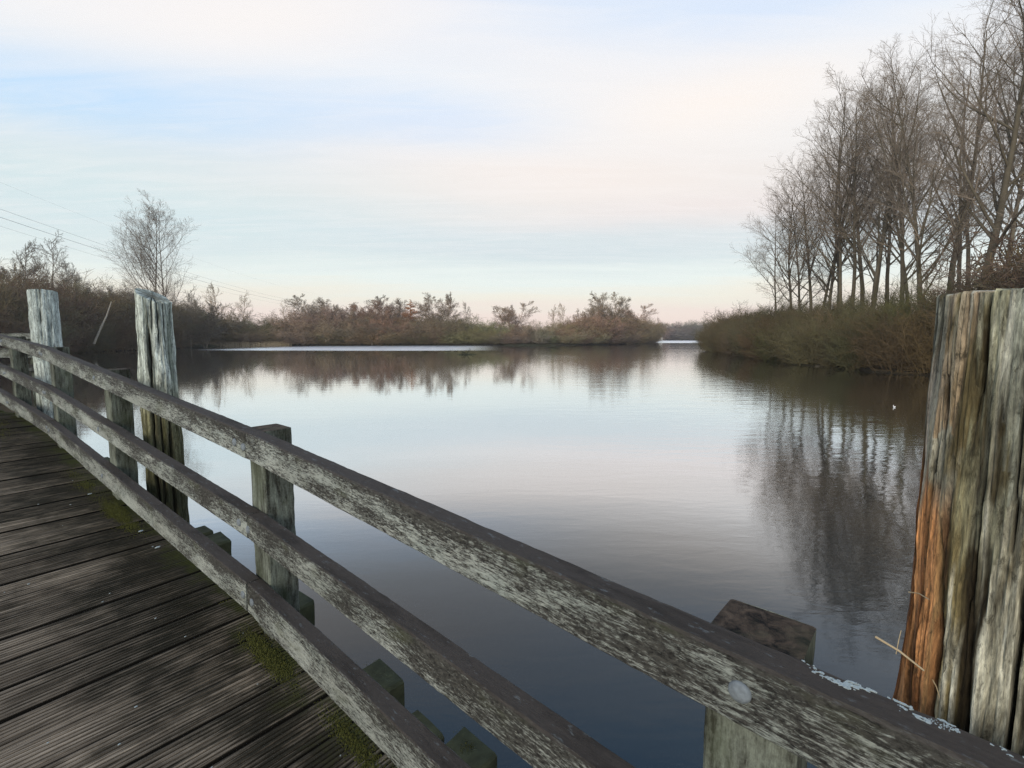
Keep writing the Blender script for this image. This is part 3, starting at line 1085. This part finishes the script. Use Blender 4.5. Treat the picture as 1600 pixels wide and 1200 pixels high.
# rail heights: (top, bottom) below the eye datum
RH = {'top': (-0.563, -0.690), 'middle': (-0.966, -1.085), 'bottom': (-1.325, -1.475)}
posts = [(-1.93, -1.77), (0.13, 0.29), (2.35, 2.52), (4.79, 4.95), (6.71, 6.87), (8.72, 8.88), (10.9, 11.06)]
spans = {'top': [(-3.9, 0.2), (0.2, 2.374), (2.374, 6.80), (6.80, 8.80), (8.80, 13)],
         'middle': [(-3.9, 2.40), (2.40, 6.80), (6.80, 8.80), (8.80, 13)],
         'bottom': [(-3.9, 2.45), (2.45, 3.75), (3.75, 6.80), (6.80, 8.80), (8.80, 13)]}
spans['top'] = [(-3.9, 2.374)] + spans['top'][2:]
sd = 1.0
for lev, lst in spans.items():
    ht, hb = RH[lev]
    for (a, b) in lst:
        sec = sec_at(a + 0.1)
        b2 = b - 0.004
        seg = int((b - a) / 0.025)
        sd += 7.3
        L = (sec.P(b2, 0.85, 0) - sec.P(a, 0.85, 0)).length
        me = timber_mesh('rail', L, 0.07, ht - hb, seg, sd, 0.005, 0.0013)
        o = sec.P(a, 0.885, (ht + hb) / 2)
        ob = link('rail', me, M_RAIL, railing, frame(o, sec.X, -sec.n))
        for (p0, p1) in posts:
            pm = (p0 + p1) / 2
            for q, joint in ((pm, False), (pm - 0.045, True), (pm + 0.045, True)):
                is_joint = any(abs(pm - e) < 0.12 for e in (a, b))
                if joint != is_joint:
                    continue
                if a < q < b:
                    add_bolt(ob, sec, q, 0.8495, (ht + hb) / 2 - 0.008 + rnd.uniform(-.01, .01))

for i, (a, b) in enumerate(posts):
    sec = sec_at(a)
    sd += 5.1
    top = sec.P((a + b) / 2, 0.99, -0.572)
    me = timber_mesh('post', 1.35, b - a, 0.14, 30, sd, 0.006, 0.0022)
    # length axis X points down from the top
    link('post', me, M_POST, railing, frame(top, Vector((0, 0, -1)), sec.r))

# lichen crusts on the near top rail
def crust(sec, a0, a1, n0, n1, h, parent):
    """thin ragged crust: small raised cells kept where the noise says lichen grows"""
    V, F, c = [], [], 0.0014
    for i in range(int((a1 - a0) / c)):
        a = a0 + i * c
        for j in range(int((n1 - n0) / c)):
            n = n0 + j * c
            env = 1 - abs((n - (n0 + n1) / 2 - 0.004 * math.sin(a * 60)) / ((n1 - n0) / 2)) ** 2
            v = mnoise.noise(Vector((a * 28, n * 45, 2.0))) * 0.9 + mnoise.noise(Vector((a * 150, n * 190, 7.0))) * 0.6 + env * 0.35
            if v < 0.42:
                continue
            o = len(V); hh = h + 0.0008 + 0.0015 * abs(mnoise.noise(Vector((a * 400, n * 400, 0))))
            for (da, dn, z) in ((0, 0, h - .006), (c, 0, h - .006), (c, c, h - .006), (0, c, h - .006), (0, 0, hh), (c, 0, hh), (c, c, hh), (0, c, hh)):
                V.append(sec.P(a + da, n + dn, z))
            F += [(o + 4, o + 5, o + 6, o + 7), (o, o + 1, o + 5, o + 4), (o + 1, o + 2, o + 6, o + 5), (o + 2, o + 3, o + 7, o + 6), (o + 3, o, o + 4, o + 7)]
    base = Vector(parent.location)
    ob = link('lichen', mesh_from('lichen', [tuple(v - base) for v in V], F), M_LICHEN, parent)
    tag(ob, 'pale blue white lichen crust along the top edge', kind='stuff')


crust(S1, -0.24, 0.135, 0.894, 0.921, -0.5632, railing)

# ---- deck
bridge = empty('footbridge', S1.P(0, 0, -1.9))
tag(bridge, 'old wooden footbridge with grooved deck boards curving away to the left', 'bridge')
PLW, GAP = 0.188, 0.0135


def plank_mesh(seed, L):
    rr = random.Random(seed)
    g = 9
    pitch = PLW / g
    prof = []
    zt, zg = 0.0, -0.007
    prof.append((-PLW/2, -0.045)); fl = [2]
    prof.append((-PLW/2, zt - .003)); fl.append(1)
    for i in range(g):
        y0 = -PLW/2 + pitch * i
        if i == 0:
            prof.append((y0 + 0.003, zt)); fl.append(0)
        prof.append((y0 + pitch * 0.60, zt - rr.uniform(0, .0012))); fl.append(0)
        if i < g - 1:
            prof.append((y0 + pitch * 0.72, zg)); fl.append(1)
            prof.append((y0 + pitch * 0.90, zg)); fl.append(1)
            prof.append((y0 + pitch * 1.02, zt - rr.uniform(0, .0012))); fl.append(0)
    prof.append((PLW/2, zt - .003)); fl.append(1)
    prof.append((PLW/2, -0.045)); fl.append(2)
    n = len(prof)
    seg = 8
    V, F, A = [], [], []
    for i in range(seg + 1):
        x = L * i / seg
        w = nz((x, 0, 0), 1.3, .0035, seed * 3.1)
        lift = nz((x, 5, 0), 1.1, .004, seed * 2.3)
        for (y, z), f in zip(prof, fl):
            xx = x + (rr.uniform(-.006, .006) if i == seg else 0)
            V.append((xx, y + w, z + lift + nz((x * 3, y * 30, 1), 1, .0015, seed)))
            A.append(float(f))
    for i in range(seg):
        for j in range(n - 1):
            F.append((i*n + j, (i+1)*n + j, (i+1)*n + j + 1, i*n + j + 1))
        F.append((i*n + n - 1, (i+1)*n + n - 1, (i+1)*n, i*n))
    F.append(tuple(seg * n + j for j in range(n)))
    F.append(tuple(n - 1 - j for j in range(n)))
    me = mesh_from('plank', V, F)
    at = me.attributes.new('groove', 'FLOAT', 'POINT')
    at.data.foreach_set('value', A)
    me.materials.append(M_PLANK)
    return me


PLANKS = [plank_mesh(i + 1, 2.64) for i in range(10)]
a = -2.1
i = 0
while a < 12.6:
    sec = sec_at(a)
    o = sec.P(a, (-1.70 if a < 2.4 else -1.655) + rnd.uniform(-.012, .012), -1.60 + rnd.uniform(-.006, .004))
    X = (sec.n + sec.r * rnd.uniform(-.003, .003)).normalized()
    Y = -sec.X
    # plank local X -> across the bridge, Z up
    Z = X.cross(Y).normalized()
    if Z.z < 0: Y = -Y
    me = PLANKS[rnd.randrange(10)]
    ob = link('plank', me, M_PLANK, bridge, frame(o, X, Y))
    a += PLW + GAP
    i += 1

beams = [(-1.6, -1.42, 1.2), (-.55, -.37, 1.2), (0.36, 0.52, 1.18), (1.15, 1.34, 1.245), (1.37, 1.55, 1.17), (1.72, 1.93, 1.235), (2.55, 2.73, 1.26), (3.62, 3.80, 1.26), (3.84, 4.0, 1.23), (5.0, 5.16, 1.15),
         (6.1, 6.3, 1.2), (7.42, 7.60, 1.18), (7.62, 7.82, 1.14), (8.6, 8.78, 1.1), (9.8, 10, 1.1)]
for (a, b, ne) in beams:
    sec = sec_at((a + b) / 2)
    sd += 3.3
    me = timber_mesh('beam', 3.0, b - a, 0.16, 40, sd, 0.012, 0.006)
    o = sec.P((a + b) / 2, ne, (-1.650 if a < 3 else -1.648) - 0.08)
    link('beam', me, M_BEAM, bridge, frame(o, -sec.n, -sec.X))
for n0 in (0.855, -0.3, -1.35):
    for lo, hi, sec in SECS[:4]:
        lo = max(lo, -3.0)
        sd += 3.3
        me = timber_mesh('girder', hi - lo, 0.14, 0.24, 20, sd, 0.012, 0.005)
        link('girder', me, M_BEAM, bridge, frame(sec.P(lo, n0, -1.82 - 0.12), sec.X, -sec.n))

# moss cushions: many tiny upright blades
def moss(spots, name='moss'):
    rng = np.random.default_rng(31)
    base, Ls = [], []
    for (sec, a, n, h, ra, rn, cnt, hh) in spots:
        for _ in range(cnt):
            da, dn = rng.normal(0, ra), rng.normal(0, rn)
            p = sec.P(a + da, min(n + dn, n + 2 * rn), h)
            k = math.exp(-((da / ra) ** 2 + (dn / rn) ** 2) / 3)
            base.append(p); Ls.append(hh * .55 * (0.3 + k) * rng.uniform(.6, 1.2))
    base = np.array([tuple(p) for p in base]) - np.array(bridge.location)
    d = rng.normal(0, .8, base.shape); d[:, 2] = 1
    P = grow(base, d, np.array(Ls), 3, 0.0, .3, rng)
    V, F = tubes(P, np.full(len(base), .0018), 3, .6)
    o = link(name, mesh_np(name, V, F), M_MOSS, bridge)
    tag(o, 'yellow green moss cushions in the deck corners', kind='stuff')


moss([(S1, 2.22, .855, -1.603, .13, .026, 3400, .022), (S2, 4.45, .845, -1.603, .17, .03, 4200, .026), (S1, 1.52, .872, -1.603, .12, .022, 2200, .018),
      (S3, 8.7, .55, -1.603, .6, .12, 4200, .035), (S1, 1.25, 1.19, -1.657, .035, .03, 500, .016), (S1, 1.85, 1.14, -1.657, .04, .04, 450, .010),
      (S1, 2.66, 1.13, -1.657, .035, .04, 600, .012), (S2, 5.3, .83, -1.603, .35, .04, 1500, .015), (S1, 1.2, .86, -1.603, .15, .03, 1500, .02),
      (S1, 2.9, .87, -1.603, .08, .02, 500, .014)])

# pale flecks lying on the deck and chips under the bottom rail
def flecks():
    rr = random.Random(12)
    V, F = [], []
    pts = [(rr.uniform(1.2, 6.5), min(0.84, rr.gauss(.45, .35)), rr.uniform(.0015, .004)) for _ in range(38)]
    pts += [(4.05, .86, .010), (3.72, .86, .011), (5.05, .80, .010)]
    for (a, n, r) in pts:
        sec = sec_at(a)
        c = sec.P(a, n, -1.594)
        m = 6; o = len(V)
        t0 = rr.random() * 6
        for k in (0, 1):
            for j in range(m):
                t = t0 + 2 * math.pi * j / m
                V.append(tuple(c + sec.n * (r * 1.5 * math.cos(t) * rr.uniform(.7, 1.2)) + sec.r * (r * .7 * math.sin(t)) + Vector((0, 0, k * (.002 + .25 * r)))))
        for j in range(m):
            j2 = (j + 1) % m
            F.append((o + j, o + j2, o + m + j2, o + m + j))
        F.append(tuple(o + m + j for j in range(m)))
    ob = link('litter_flecks', mesh_from('litter_flecks', V, F), M_LICHEN)
    tag(ob, 'small pale chips and lichen flecks scattered on the deck boards', 'litter', kind='stuff')


flecks()

# far stretch of railing beyond the bend
S5 = Sec((px(58, 8.6), 8.6, 0), 0, 0, EYE + 0.09, (-0.985, -0.05), -0.012)
far_rail = empty('railing', S5.P(0.3, 0, -1.1))
tag(far_rail, 'distant stretch of wooden railing seen behind the leftmost pile', 'railing')
for (h1, h0) in ((0.0, -0.11), (-0.26, -0.44), (-0.56, -0.68)):
    sd += 3
    link('rail', timber_mesh('rail', 3.2, 0.06, h1 - h0, 20, sd), M_RAIL, far_rail, frame(S5.P(0, 0, (h1 + h0) / 2), S5.X, -S5.n))
for a in (0.10, 1.9):
    sd += 3
    link('post', timber_mesh('post', 1.3, 0.13, 0.12, 14, sd), M_POST, far_rail, frame(S5.P(a, 0.10, -0.02), Vector((0, 0, -1)), S5.r))


# ------------------------------------------------------------------ timber piles
def fbm(v, o=4):
    return mnoise.fractal(v, 1.0, 2.0, o)


def pile(name, x, y, R, ztop, label, colour, seed, slant=(0, 0), na=120, nzs=150, zlow=-0.8, z_detail=0.9,
         rough=0.02, cracks=(), bulges=(), pits=0.0, taper=0.0, lean=(0, 0)):
    """round timber: radius varies with angle and height, long vertical cracks, uneven sawn top"""
    zs = np.concatenate([np.linspace(zlow, z_detail, 12, endpoint=False), np.linspace(z_detail, ztop, nzs)])
    cam_a = math.atan2(-y, -x)            # angle of the side that faces the bridge viewer
    V, C = [], []
    for iz, z in enumerate(zs):
        for ia in range(na):
            th = 2 * math.pi * ia / na
            ph = (th - cam_a + math.pi) % (2 * math.pi) - math.pi
            c, s = math.cos(th), math.sin(th)
            big = fbm(Vector((c * 1.3 + seed, s * 1.3, z * 0.5)), 3) * rough * 1.2
            strand = fbm(Vector((c * 6 + seed, s * 6, z * 1.1 + seed)), 4)
            strand2 = fbm(Vector((c * 15 + seed, s * 15, z * 2.5)), 3)
            r = R * (1 + taper * (ztop - z)) + big + strand * rough * 0.22 + strand2 * rough * 0.22 + fbm(Vector((c * 5, s * 5 + seed, z * 4)), 4) * rough * 0.5 - rough * 0.5 * abs(mnoise.noise(Vector((c * 30 + seed, s * 30, z * 2.2)))) - rough * 0.3 * abs(mnoise.noise(Vector((c * 70, s * 70 + seed, z * 5))))
            ck = 0.0
            pit = 0.0
            if pits:
                pv = fbm(Vector((c * 7.0 + seed * 2, s * 7.0, z * 3.2)), 5) + 0.45 * fbm(Vector((c * 26, s * 26 + seed, z * 6)), 4)
                pit = max(0.0, pv - 0.02)
                r -= min(pits * pit * (0.35 + max(0.0, min(1.0, (2.35 - z) * 2.0))), 0.035)
            for (p0, w, z0, z1, dep) in cracks:
                if z0 < z < z1:
                    pc = p0 + 0.05 * math.sin(z * 5 + p0 * 9) + 0.03 * fbm(Vector((z * 6, p0 * 7, seed)), 2)
                    dd = abs(ph - pc) / w
                    if dd < 1:
                        k = (1 - dd * dd) * min(1, (z - z0) / .14, (z1 - z) / .14 if z1 < ztop else 1)
                        ck = max(ck, k); r -= dep * k
            for (p0, z0, wp, wz, hh) in bulges:
                q = ((ph - p0) / wp) ** 2 + ((z - z0) / wz) ** 2
                r += hh * math.exp(-q)
            zz = z
            if iz >= len(zs) - 1:
                zz = ztop + slant[0] * c * R + slant[1] * s * R + 0.006 * fbm(Vector((c * 7, s * 7, seed)), 3) - (0.03 * ck)
            elif z > ztop - 0.12:
                f = (z - (ztop - 0.12)) / 0.12
                zz = z + f * (slant[0] * c * R + slant[1] * s * R)
            r2 = max(r, R * .4)
            if iz == len(zs) - 1:
                r2 *= 0.985
            V.append((r2 * c + lean[0] * (z - ztop), r2 * s + lean[1] * (z - ztop), zz))
            col = colour(ph, z, strand, strand2, max(ck, min(1.0, pit * 1.1) * 0.7 if pits else 0))
            C.append((col[0], col[1], col[2], 1.0))
    n = len(zs)
    F = []
    for i in range(n - 1):
        for j in range(na):
            j2 = (j + 1) % na
            F.append((i*na + j, i*na + j2, (i+1)*na + j2, (i+1)*na + j))
    o = len(V)
    V.append((0, 0, ztop - .004)); C.append((0.10, 0.095, 0.07, 1))
    for j in range(na):
        F.append(((n-1)*na + j, (n-1)*na + (j+1) % na, o))
    me = mesh_from(name, V, F)
    at = me.color_attributes.new('Col', 'FLOAT_COLOR', 'POINT')
    at.data.foreach_set('color', np.array(C, np.float32).ravel())
    me.materials.append(M_PILE)
    ob = bpy.data.objects.new(name, me)
    ob.location = (x, y, 0)
    COL.objects.link(ob)
    tag(ob, label, 'timber pile', 'timber piles beside the footbridge')
    return ob


def lerp(a, b, t):
    t = max(0.0, min(1.0, t))
    return tuple(p + (q - p) * t for p, q in zip(a, b))


def col_grey(ph, z, s, s2, ck):
    c = lerp((0.20, 0.235, 0.215), (0.46, 0.51, 0.47), 0.5 + s * 0.7 + s2 * .3)
    c = lerp(c, (0.035, 0.038, 0.022), (0.25 - s * .6 + (1.65 - z) * 1.4) * 0.9 if z < 1.9 else 0)
    return lerp(c, (0.02, 0.018, 0.012), ck * 1.1)


def col_knotty(ph, z, s, s2, ck):
    c = lerp((0.14, 0.16, 0.13), (0.43, 0.47, 0.42), 0.55 + s * 0.9 + s2 * .4)
    if z < 2.15:
        c = lerp(c, lerp((0.045, 0.045, 0.018), (0.22, 0.215, 0.13), .5 + s * 1.2), (2.15 - z) * 3)
    c = lerp(c, (0.035, 0.036, 0.018), (1.75 - z) * 2.0 + s * 1.2 if z < 1.85 else 0)
    d = math.exp(-(((ph + 0.35) / 0.17) ** 2)) * (1 if z < 2.55 else max(0, 1 - (z - 2.55) * 8))
    c = lerp(c, (0.03, 0.028, 0.014), d * (0.55 + s2 * 1.3))
    return lerp(c, (0.018, 0.016, 0.010), ck * 1.2)


def col_rotten(ph, z, s, s2, ck):
    """ph: 0 faces the camera, -pi/2 is its left edge in the photograph"""
    grey = lerp((0.12, 0.118, 0.088), (0.33, 0.32, 0.25), 0.5 + s * 1.0 + s2 * .6)
    u = (ph + math.pi / 2) + s * 0.16 + s2 * 0.08    # 0 at the left silhouette, grows to the right
    z = z + s * 0.10 + s2 * 0.03
    bl = fbm(Vector((u * 5.0, 3.0, z * 5.5)), 5) + 0.4 * fbm(Vector((u * 16.0, 9.0, z * 9.0)), 4)
    c = lerp(grey, (0.07, 0.058, 0.030), bl * 1.8 - .05)
    # tan heartwood band high on the left
    if 0.55 < u < 0.95 and z > 2.25:
        c = lerp(c, (0.24, 0.165, 0.095), 0.8 - abs(u - .75) * 2 + s)
    # olive pale middle
    if u > 0.95:
        c = lerp(c, (0.27, 0.265, 0.165), 0.7 + s)
    if 1.10 < u < 1.18 and z > 2.2:
        c = lerp(c, (0.085, 0.07, 0.03), 0.7 + s * 1.5)
    c = lerp(c, (0.075, 0.060, 0.028), bl * 2.2 - .12)
    # decay: dark brown rot through the middle of the pile
    w = 0.70 + 0.25 * (2.25 - z)
    dk = 1 - abs(u - (0.92 + (2.3 - z) * 0.05)) / (w * 0.52)
    if z < 2.28:
        f = min(1, (2.28 - z) * 2.6)
        c = lerp(c, lerp((0.020, 0.015, 0.007), (0.15, 0.120, 0.055), 0.40 + s * 1.5 + s2 * 1.6), f * (dk * 2.2 + s * 1.2 + s2 * .8 + bl * 1.5))
    # orange rotten wood low on the left edge
    if z < 2.19 and u < 0.84 + s * .1:
        f = min(1, (2.17 - z) * 14)
        org = lerp((0.15, 0.062, 0.024), (0.52, 0.255, 0.105), 0.70 + s * 1.3 + s2 * .7)
        c = lerp(c, org, f * min(1, (0.86 - u) * 8))
    elif z < 2.38 and u < 0.55:
        c = lerp(c, (0.26, 0.19, 0.14), 0.45 + s)
    # smooth grey sapwood strip on the right, lower half
    if u > 1.16 - (2.0 - z) * 0.10 and z < 2.12:
        c = lerp(c, (0.27, 0.255, 0.19), 0.85 - max(0, bl))
    if u > 1.16 and z >= 2.12:
        c = lerp(c, (0.29, 0.315, 0.275), 0.6 + s)
    c = lerp(c, (0.44, 0.43, 0.34), max(0, s2 * 2.0 - .2 - bl * .5) if u > .84 else 0)
    return lerp(c, (0.016, 0.012, 0.007), ck * 1.1)


pile('timber_pile', -5.79, 6.0, 0.135, 2.4 + 0.565, 'smooth pale timber pile, leftmost of the three, behind the railing', col_grey, 3.0,
     slant=(0.1, -0.15), na=64, nzs=80, rough=0.012, taper=0.05, cracks=((-0.2, .05, 2.2, 3.2, .01), (0.5, .05, 1.9, 2.7, .01)))
pile('timber_pile', -2.70, 3.65, 0.112, 2.4 + 0.315, 'cracked knotty timber pile, middle one of the three, with slanted top', col_knotty, 8.0,
     slant=(-0.5, 0.1), na=110, nzs=170, rough=0.018, taper=0.06,
     cracks=((-0.42, .10, 1.0, 2.52, .028), (0.15, .05, 2.25, 2.9, .016), (0.62, .05, 2.2, 2.9, .012), (-0.1, .05, 2.4, 2.9, .012), (0.45, .09, 0.9, 1.95, .03), (-0.05, .08, .9, 1.9, .02)),
     bulges=((0.35, 2.12, .45, .10, .018), (-1.2, 1.98, .3, .06, .02), (0.9, 1.5, .5, .2, .02)))
pile('timber_pile', 0.910, 0.783, 0.170, 2.4 + 0.083, 'large rotten split timber pile at the right edge, orange heartwood showing', col_rotten, 21.0,
     slant=(0.05, 0.0), na=360, nzs=420, z_detail=1.35, rough=0.012, taper=0.035,
     pits=0.007,
     cracks=((-0.60, .020, 2.25, 2.6, .05), (-1.0, .016, 1.85, 2.33, .014), (-1.3, .02, 1.85, 2.35, .012), (-0.86, .012, 2.15, 2.45, .012), (-0.3, .014, 2.0, 2.45, .012), (-0.48, .012, 1.9, 2.3, .012),
             (-0.78, .035, 1.35, 2.10, .018), (-1.12, .025, 1.4, 1.95, .014), (-0.17, .02, 1.2, 2.10, .05), (-0.42, .02, 1.3, 1.95, .010),
             (-0.56, .06, 1.25, 1.70, .03)),
     bulges=((-1.35, 1.62, .3, .25, .010),))

# straw caught at the foot of the big pile
def straw(p0, p1, r, label):
    a, b = Vector(p0), Vector(p1)
    mid = (a + b) / 2 + Vector((0, 0, 0.004))
    o = tube_obj('straw_stem', [tuple(a), tuple(mid), tuple(b)], r, r * .7, M_STRAW, sides=6)
    tag(o, label, 'straw', 'dry straw caught on the big pile')


def at_px(xp, yp, dist_y):
    """world point on the line of sight of photo pixel at depth (world Y)"""
    A, B = (xp - 800) / 750, (600 - yp) / 750
    d = Vector((A, math.cos(PITCH) + B * math.sin(PITCH), -math.sin(PITCH) + B * math.cos(PITCH)))
    return Vector((0, 0, EYE)) + d * (dist_y / d.y)


straw(at_px(1368, 995, .80), at_px(1444, 1048, .735), .0022, 'thickest dry straw stem sticking out from the orange wood')
straw(at_px(1400, 1022, .80), at_px(1408, 985, .80), .0008, 'hair-thin straw curving up beside the thickest stem')
straw(at_px(1420, 925, .80), at_px(1452, 937, .745), .0011, 'short thin straw above the thickest stem')
straw(at_px(1457, 1062, .735), at_px(1468, 1090, .735), .0009, 'short bent straw at the foot of the orange wood')

# ------------------------------------------------------------------ small things on the water
def floating_snag():
    Y = 2.4 * 750 / 26
    X = px(728, Y)
    root = empty('floating_branch', (X, Y, 0))
    rng = np.random.default_rng(5)
    base = np.zeros((9, 3)); base[:, 0] = rng.normal(0, .45, 9); base[:, 2] = -.05
    d = rng.normal(0, 1, (9, 3)); d[:, 2] = np.abs(d[:, 2]) * .35 + .12; d[:, 1] *= .4
    T = grow(base, d, .5 + .8 * rng.random(9), 4, 0.0, .15, rng)
    B, L, R = spawn(T, np.full(9, .9), np.full(9, .05), 5, .2, 1, (30, 60), .5, .6, 0, .15, 3, rng, None, .02)
    me = mesh_np('branch', *join([tubes(T, np.full(9, .055), 5), tubes(B, R, 4)]))
    me.materials.append(M_BEAM)
    o = bpy.data.objects.new('twigs', me); COL.objects.link(o); o.parent = root
    lg = tube_obj('log', [(-1.1, 0, .02), (-.3, .05, .07), (.5, 0, .05), (1.5, .1, .0)], .10, .05, M_BEAM, root)
    tag(root, 'dark half-sunk branch lying alone in the open water', 'branch')


floating_snag()


def swim_bird(xp, yp, size, label):
    Y = EYE * 750 / (yp - 528)
    root = empty('water_bird', (px(xp, Y), Y, 0), 0.2)
    root.scale = (size,) * 3
    def blob(name, c, r, mat, sx=1, sy=1, sz=1, tail=0):
        V, F = [], []
        nu, nv = 12, 8
        for i in range(nv + 1):
            a = math.pi * i / nv
            for j in range(nu):
                b = 2 * math.pi * j / nu
                x = math.cos(a); rr = math.sin(a)
                z = rr * math.sin(b)
                V.append((c[0] + r * sx * x, c[1] + r * sy * rr * math.cos(b), c[2] + r * sz * z + tail * max(0, x) ** 2))
        for i in range(nv):
            for j in range(nu):
                F.append((i*nu + j, i*nu + (j+1) % nu, (i+1)*nu + (j+1) % nu, (i+1)*nu + j))
        me = mesh_from(name, V, F, True)
        me.materials.append(mat)
        o = bpy.data.objects.new(name, me); COL.objects.link(o); o.parent = root
    blob('body', (0, 0, .07), .2, M_WHITE, 1, .5, .45, .05)
    o = tube_obj('neck', [(-.14, 0, .10), (-.19, 0, .18), (-.17, 0, .27)], .035, .028, M_WHITE, root)
    blob('head', (-.18, 0, .30), .05, M_WHITE)
    blob('bill', (-.25, 0, .295), .03, M_ORANGE, 1.2, .5, .35)
    tag(root, label, 'bird', 'white birds on the water')


swim_bird(1194, 556.5, 0.85, 'white bird swimming close under the right bank shrubs')
swim_bird(1403, 637, 0.25, 'tiny white feather-like speck on the dark reflection near the big pile')  # scaled-down bird mesh standing in for a drifting feather or leaf

tag(tube_obj('floating_stick', [(px(1274, 40.5), 40.5, .03), (px(1284, 40.3), 40.3, .05), (px(1298, 40.9), 40.9, .04)], .035, .02, M_PALE),
    'pale stick floating at the foot of the right bank', 'stick')
Yb = 472
tag(link('boat_house', mesh_from('boat_house', [(px(1029, Yb) + dx, Yb + dy, z) for z in (0.1, 5.4) for dx, dy in ((0, 0), (3.6, 0), (3.6, 5), (0, 5))] + [(px(1029, Yb), Yb + 2.5, 7.2), (px(1029, Yb) + 3.6, Yb + 2.5, 7.2)],
     [(0, 1, 5, 4), (1, 2, 6, 5), (2, 3, 7, 6), (3, 0, 4, 7), (4, 5, 9, 8), (6, 7, 8, 9), (5, 6, 9), (7, 4, 8)]), M_WHITE),
    'tiny white hut on the far shore at the end of the channel', 'hut')
mh = bpy.data.materials.new('evening_haze'); mh.use_nodes = True
ht = NT(mh.node_tree)
pv = ht.n('ShaderNodeVolumePrincipled')
pv.inputs['Color'].default_value = (0.93, 0.90, 0.90, 1)
pv.inputs['Density'].default_value = 0.0004
pv.inputs['Anisotropy'].default_value = 0.2
ho = ht.n('ShaderNodeOutputMaterial')
ht.link(pv.outputs[0], ho.inputs['Volume'])
hx, hy0, hy1, hz0, hz1 = 620, -620, 760, -3.0, 48.0
V = [(sx * hx, yy, zz) for zz in (hz0, hz1) for sx, yy in ((-1, hy0), (1, hy0), (1, hy1), (-1, hy1))]
hz = link('haze', mesh_from('haze', V, [(3, 2, 1, 0), (4, 5, 6, 7), (0, 1, 5, 4), (1, 2, 6, 5), (2, 3, 7, 6), (3, 0, 4, 7)]), mh)
tag(hz, 'thin evening haze over the lake', kind='stuff')
print('objects', len(bpy.data.objects), 'tris', sum(len(m.polygons) for m in bpy.data.meshes) * 2)
